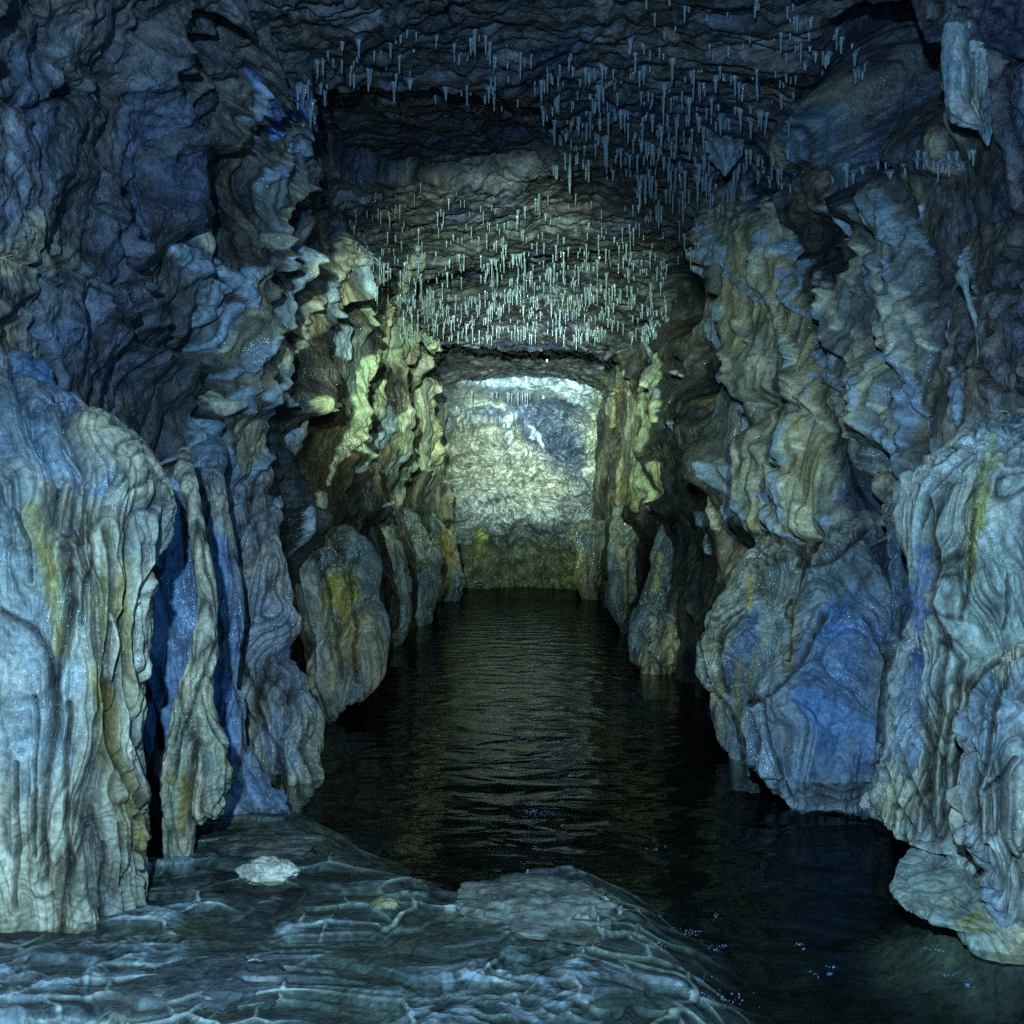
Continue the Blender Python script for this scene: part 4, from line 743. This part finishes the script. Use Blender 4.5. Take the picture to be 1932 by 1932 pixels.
stone('flat_rock', 'smooth dark flat rock half sunk in the shelf at lower left', 'rock', 390, 1850, 270, .030, .15, (.11, .11, .10), 9.7, zc=-1.016)
stone('flat_rock', 'low brown flat rock by the foot of the wavy left column', 'rock', 500, 1590, 200, .032, .14, (.13, .12, .08), 12.1, zc=-1.012, lay=.004)

# ---------------------------------------------------------------- stalactites
def stal_mesh(i):
    r = random.Random(100+i); nr_, ns_ = 14, 9
    V = []; C = []
    bend = r.uniform(-.05, .05); bend2 = r.uniform(-.05, .05); flare = r.uniform(1.6, 3.4); lumpv = [r.uniform(.8, 1.25) for _ in range(nr_)]
    fl = r.uniform(.15, .6)
    for k_ in range(nr_):
        t = k_/(nr_-1)
        rad = (1+(flare-1)*math.exp(-t/fl*1.6))*(1-.55*t)*lumpv[k_]
        if k_ == nr_-1: rad = .12
        if k_ == nr_-2: rad *= .85
        tz = t if k_ < nr_-1 else 1.0
        for j in range(ns_):
            a = 2*math.pi*j/ns_; q_ = 1+.18*math.sin(3*a+i)*(1-t)
            V.append((math.cos(a)*rad*q_+bend*math.sin(t*3)*8*t, math.sin(a)*rad*q_+bend2*8*t*t, -tz)); g = r.uniform(.8, 1.05)*(0.78+.35*t)
            C.append((.24*g, .27*g, .27*g))
    return np.array(V, F4), grid_faces(nr_, ns_, True), np.array(C, F4)
protos = [stal_mesh(i) for i in range(14)]
pm = [mesh_from('stalactite', *p, M_STAL, flip=False) for p in protos]
cand = []
def scatter(n0, box, Lpx, wpx, tag_, slope=0.0, jit=1.0, clump=0.5):
    x0, y0, x1, y1 = box; made = 0; tries = 0; n = int(n0*1.5)
    while made < n and tries < n*40:
        tries += 1
        x = random.uniform(x0, x1); y = random.uniform(y0, y1)+slope*(x-x0)
        if float(noise(x*.03, y*.11, 4.4))*2.4+random.uniform(-1, 1)*(1-clump) < 0: continue
        p = hit(x, y)
        if p is None or p[2] < 1.2 : continue
        L_ = random.uniform(*Lpx)*random.choice((.25, .35, .45, .55, .7, 1.0)); w_ = random.uniform(*wpx)*(1.35 if tag_ in 'abcd' else 1.0)
        cand.append((x, y, p, L_, w_, tag_)); made += 1
scatter(16, (590, 75, 760, 150), (24, 46), (3.2, 5.5), 'a'); scatter(26, (740, 60, 960, 190), (22, 42), (3, 5), 'a')
scatter(20, (920, 100, 1080, 210), (22, 40), (3, 4.6), 'a'); scatter(16, (560, 160, 625, 235), (20, 34), (3.5, 6), 'a')
scatter(26, (1180, 0, 1540, 110), (22, 44), (3, 5), 'b'); scatter(62, (1020, 120, 1330, 240), (22, 42), (3, 4.8), 'b'); scatter(34, (1300, 130, 1500, 240), (22, 42), (3, 5), 'b')
scatter(70, (1040, 220, 1350, 330), (24, 50), (3, 4.8), 'c'); scatter(60, (1200, 270, 1400, 400), (26, 60), (3, 5), 'c')
scatter(20, (1380, 290, 1500, 360), (20, 42), (3, 5), 'c'); scatter(18, (1560, 295, 1840, 345), (18, 38), (3.5, 6), 'd'); scatter(14, (1500, 60, 1640, 150), (18, 30), (3.5, 6), 'd')
scatter(64, (650, 345, 1000, 480), (16, 34), (1.6, 2.8), 'e'); scatter(54, (1000, 370, 1340, 490), (18, 38), (2, 3.4), 'e')
scatter(90, (700, 475, 1000, 570), (14, 34), (1.8, 3.0), 'f'); scatter(170, (900, 480, 1260, 570), (14, 32), (2.2, 4.2), 'f')
scatter(250, (760, 560, 1130, 640), (12, 26), (1.8, 3.0), 'g', clump=.2); scatter(110, (1080, 570, 1260, 640), (12, 24), (2, 3), 'g', clump=.2)
LAB = {'a': ('short blunt stalactite on the near ceiling above the smooth hollow', 'short stalactites on the near ceiling'),
       'b': ('small stalactite on the near ceiling right of centre', 'stalactites on the near right ceiling'),
       'c': ('slender drooping stalactite in the dense field beside the right wall', 'dense stalactites beside the right wall'),
       'd': ('small stalactite under the dark ledge on the right', 'stalactites under the right ledge'),
       'e': ('thin straw stalactite on the dark middle ceiling', 'straws on the dark middle ceiling'),
       'f': ('pale stalactite in the lit part of the ceiling', 'stalactites on the lit ceiling'),
       'g': ('thin bright straw stalactite near the ceiling lip before the end wall', 'straws along the ceiling lip')}
cand.sort(key=lambda c: -c[3]*c[4])
rest = []
for i, (x, y, p, Lp, wp, tg) in enumerate(cand):
    d = float(p[1]); L_ = Lp/S*d; r_ = wp/2/S*d; k_ = random.randrange(14); a = random.uniform(0, 6.28)
    loc = (float(p[0]), d-0.01, float(p[2])+0.02); L_ += .02
    if i < 300:
        o = link('stalactite', pm[k_], LAB[tg][0], 'stalactite', LAB[tg][1], loc=loc); o.scale = (r_, r_, L_); o.rotation_euler = (0, 0, a)
    else: rest.append((k_, loc, r_, L_, a))
VV = []; FF = []; CC = []; off = 0
for k_, loc, r_, L_, a in rest:
    V, Fq, c = protos[k_]; ca, sa = math.cos(a), math.sin(a)
    v = np.stack([(V[:, 0]*ca-V[:, 1]*sa)*r_+loc[0], (V[:, 0]*sa+V[:, 1]*ca)*r_+loc[1], V[:, 2]*L_+loc[2]], -1)
    VV.append(v); FF.append(Fq+off); CC.append(c); off += len(v)
if rest: link('stalactites', mesh_from('stalactites', np.concatenate(VV), np.concatenate(FF), np.concatenate(CC), M_STAL), 'smallest straws scattered between the larger stalactites', 'stalactites', kind='stuff')
# tiny straws on the end wall's roof
for i in range(14):
    x = random.uniform(885, 1010); y = 742+random.uniform(-5, 5); d = 15.0; k_ = random.randrange(14)
    q_ = at(x, y, d); o = link('stalactite', pm[k_], 'tiny white straw hanging in front of the end wall', 'stalactite', 'tiny straws at the end wall', loc=q_); o.scale = (.010, .010, .012*random.uniform(8, 16))

# ---------------------------------------------------------------- water drops and bubbles
mdp = bpy.data.materials.new('water_drop'); mdp.use_nodes = True; p_ = mdp.node_tree.nodes['Principled BSDF']
p_.inputs['Base Color'].default_value = (.85, .9, .95, 1); p_.inputs['Roughness'].default_value = .12; p_.inputs['Coat Weight'].default_value = 1.0
def drop_mesh(name, parts_, mat):
    VV = []; FF = []; off = 0
    for (x, y, z, rx, rz, tail) in parts_:
        n = 10; V = []
        for k_ in range(n):
            t = k_/(n-1)*math.pi; rr = math.sin(max(t, .03))*rx*(1-.45*tail*(math.cos(t)*.5+.5)); zz = math.cos(t)*rz*(1+tail*(math.cos(t) > 0)*.8)
            for j in range(10): V.append((x+rr*math.cos(j*.6283), y+rr*math.sin(j*.6283), z+zz))
        VV.append(np.array(V, F4)); FF.append(grid_faces(n, 10, True)+off); off += n*10
    return mesh_from(name, np.concatenate(VV), np.concatenate(FF), None, mat, flip=True)
for (x, y, d, r_, lb) in [(1032,681,9.,.009,'bright falling water drop in front of the end wall roof'),(1025,750,9.,.009,'bright falling water drop lower beside the white drip'),(1131,486,8.,.010,'bright water drop in the lit stalactite field'),
                      (993,716,8.,.005,'small falling drop left of the two bright drops'),(993,855,8.,.005,'left of two falling drops before the middle of the end wall'),(1001,858,8.,.005,'right of two falling drops before the middle of the end wall')]:
    link('water_drop', drop_mesh('water_drop', [(0, 0, 0, r_, r_*(1.2 if r_ > .007 else 4.0), .6)], mdp), lb, 'water drop', 'falling water drops', loc=at(x, y, d))
mb = bpy.data.materials.new('bubble_film'); mb.use_nodes = True; p_ = mb.node_tree.nodes['Principled BSDF']
p_.inputs['Base Color'].default_value = (.4, .55, .8, 1); p_.inputs['Roughness'].default_value = .08; p_.inputs['Coat Weight'].default_value = 1.0; p_.inputs['Alpha'].default_value = .55
for (x, y, n, sx, lb) in [(1030,1528,34,.10,'wide patch of tiny bubbles out on the dark water near the middle'),(1235,1600,10,.05,'faint sparse bubbles below the blue bulge'),(1280,1770,26,.07,'bubble patch at the tip of the layered rock'),(1345,1732,5,.03,'few bubbles just right of the layered rock'),
                     (1498,1782,9,.03,'small round bubble cluster in the lower water'),(1360,1790,7,.03,'loose bubble cluster between rock and lower water'),(1552,1830,14,.045,'bubble cluster in the lower middle of the dark water'),(1350,1880,40,.11,'large blue bubble patch at the bottom of the water'),
                     (1770,1790,9,.022,'tight bubble cluster under the speckled dome'),(1812,1845,14,.03,'bright bubble cluster nearest the lower right corner')]:
    x0, y0 = gp(x, y); ps = []
    for _ in range(int(n*1.8)):
        r_ = random.uniform(.0005, .0016); c_ = random.Random(int(x)*7+random.randrange(4)); ps.append((c_.gauss(0, sx*.45)+random.gauss(0, sx*.16), c_.gauss(0, sx*.5)+random.gauss(0, sx*.16), 0, r_, r_, 0))
    link('bubble_cluster', drop_mesh('bubble_cluster', ps, mb), lb, 'bubbles', 'bubble clusters on the water', loc=(x0, y0, -1.0))
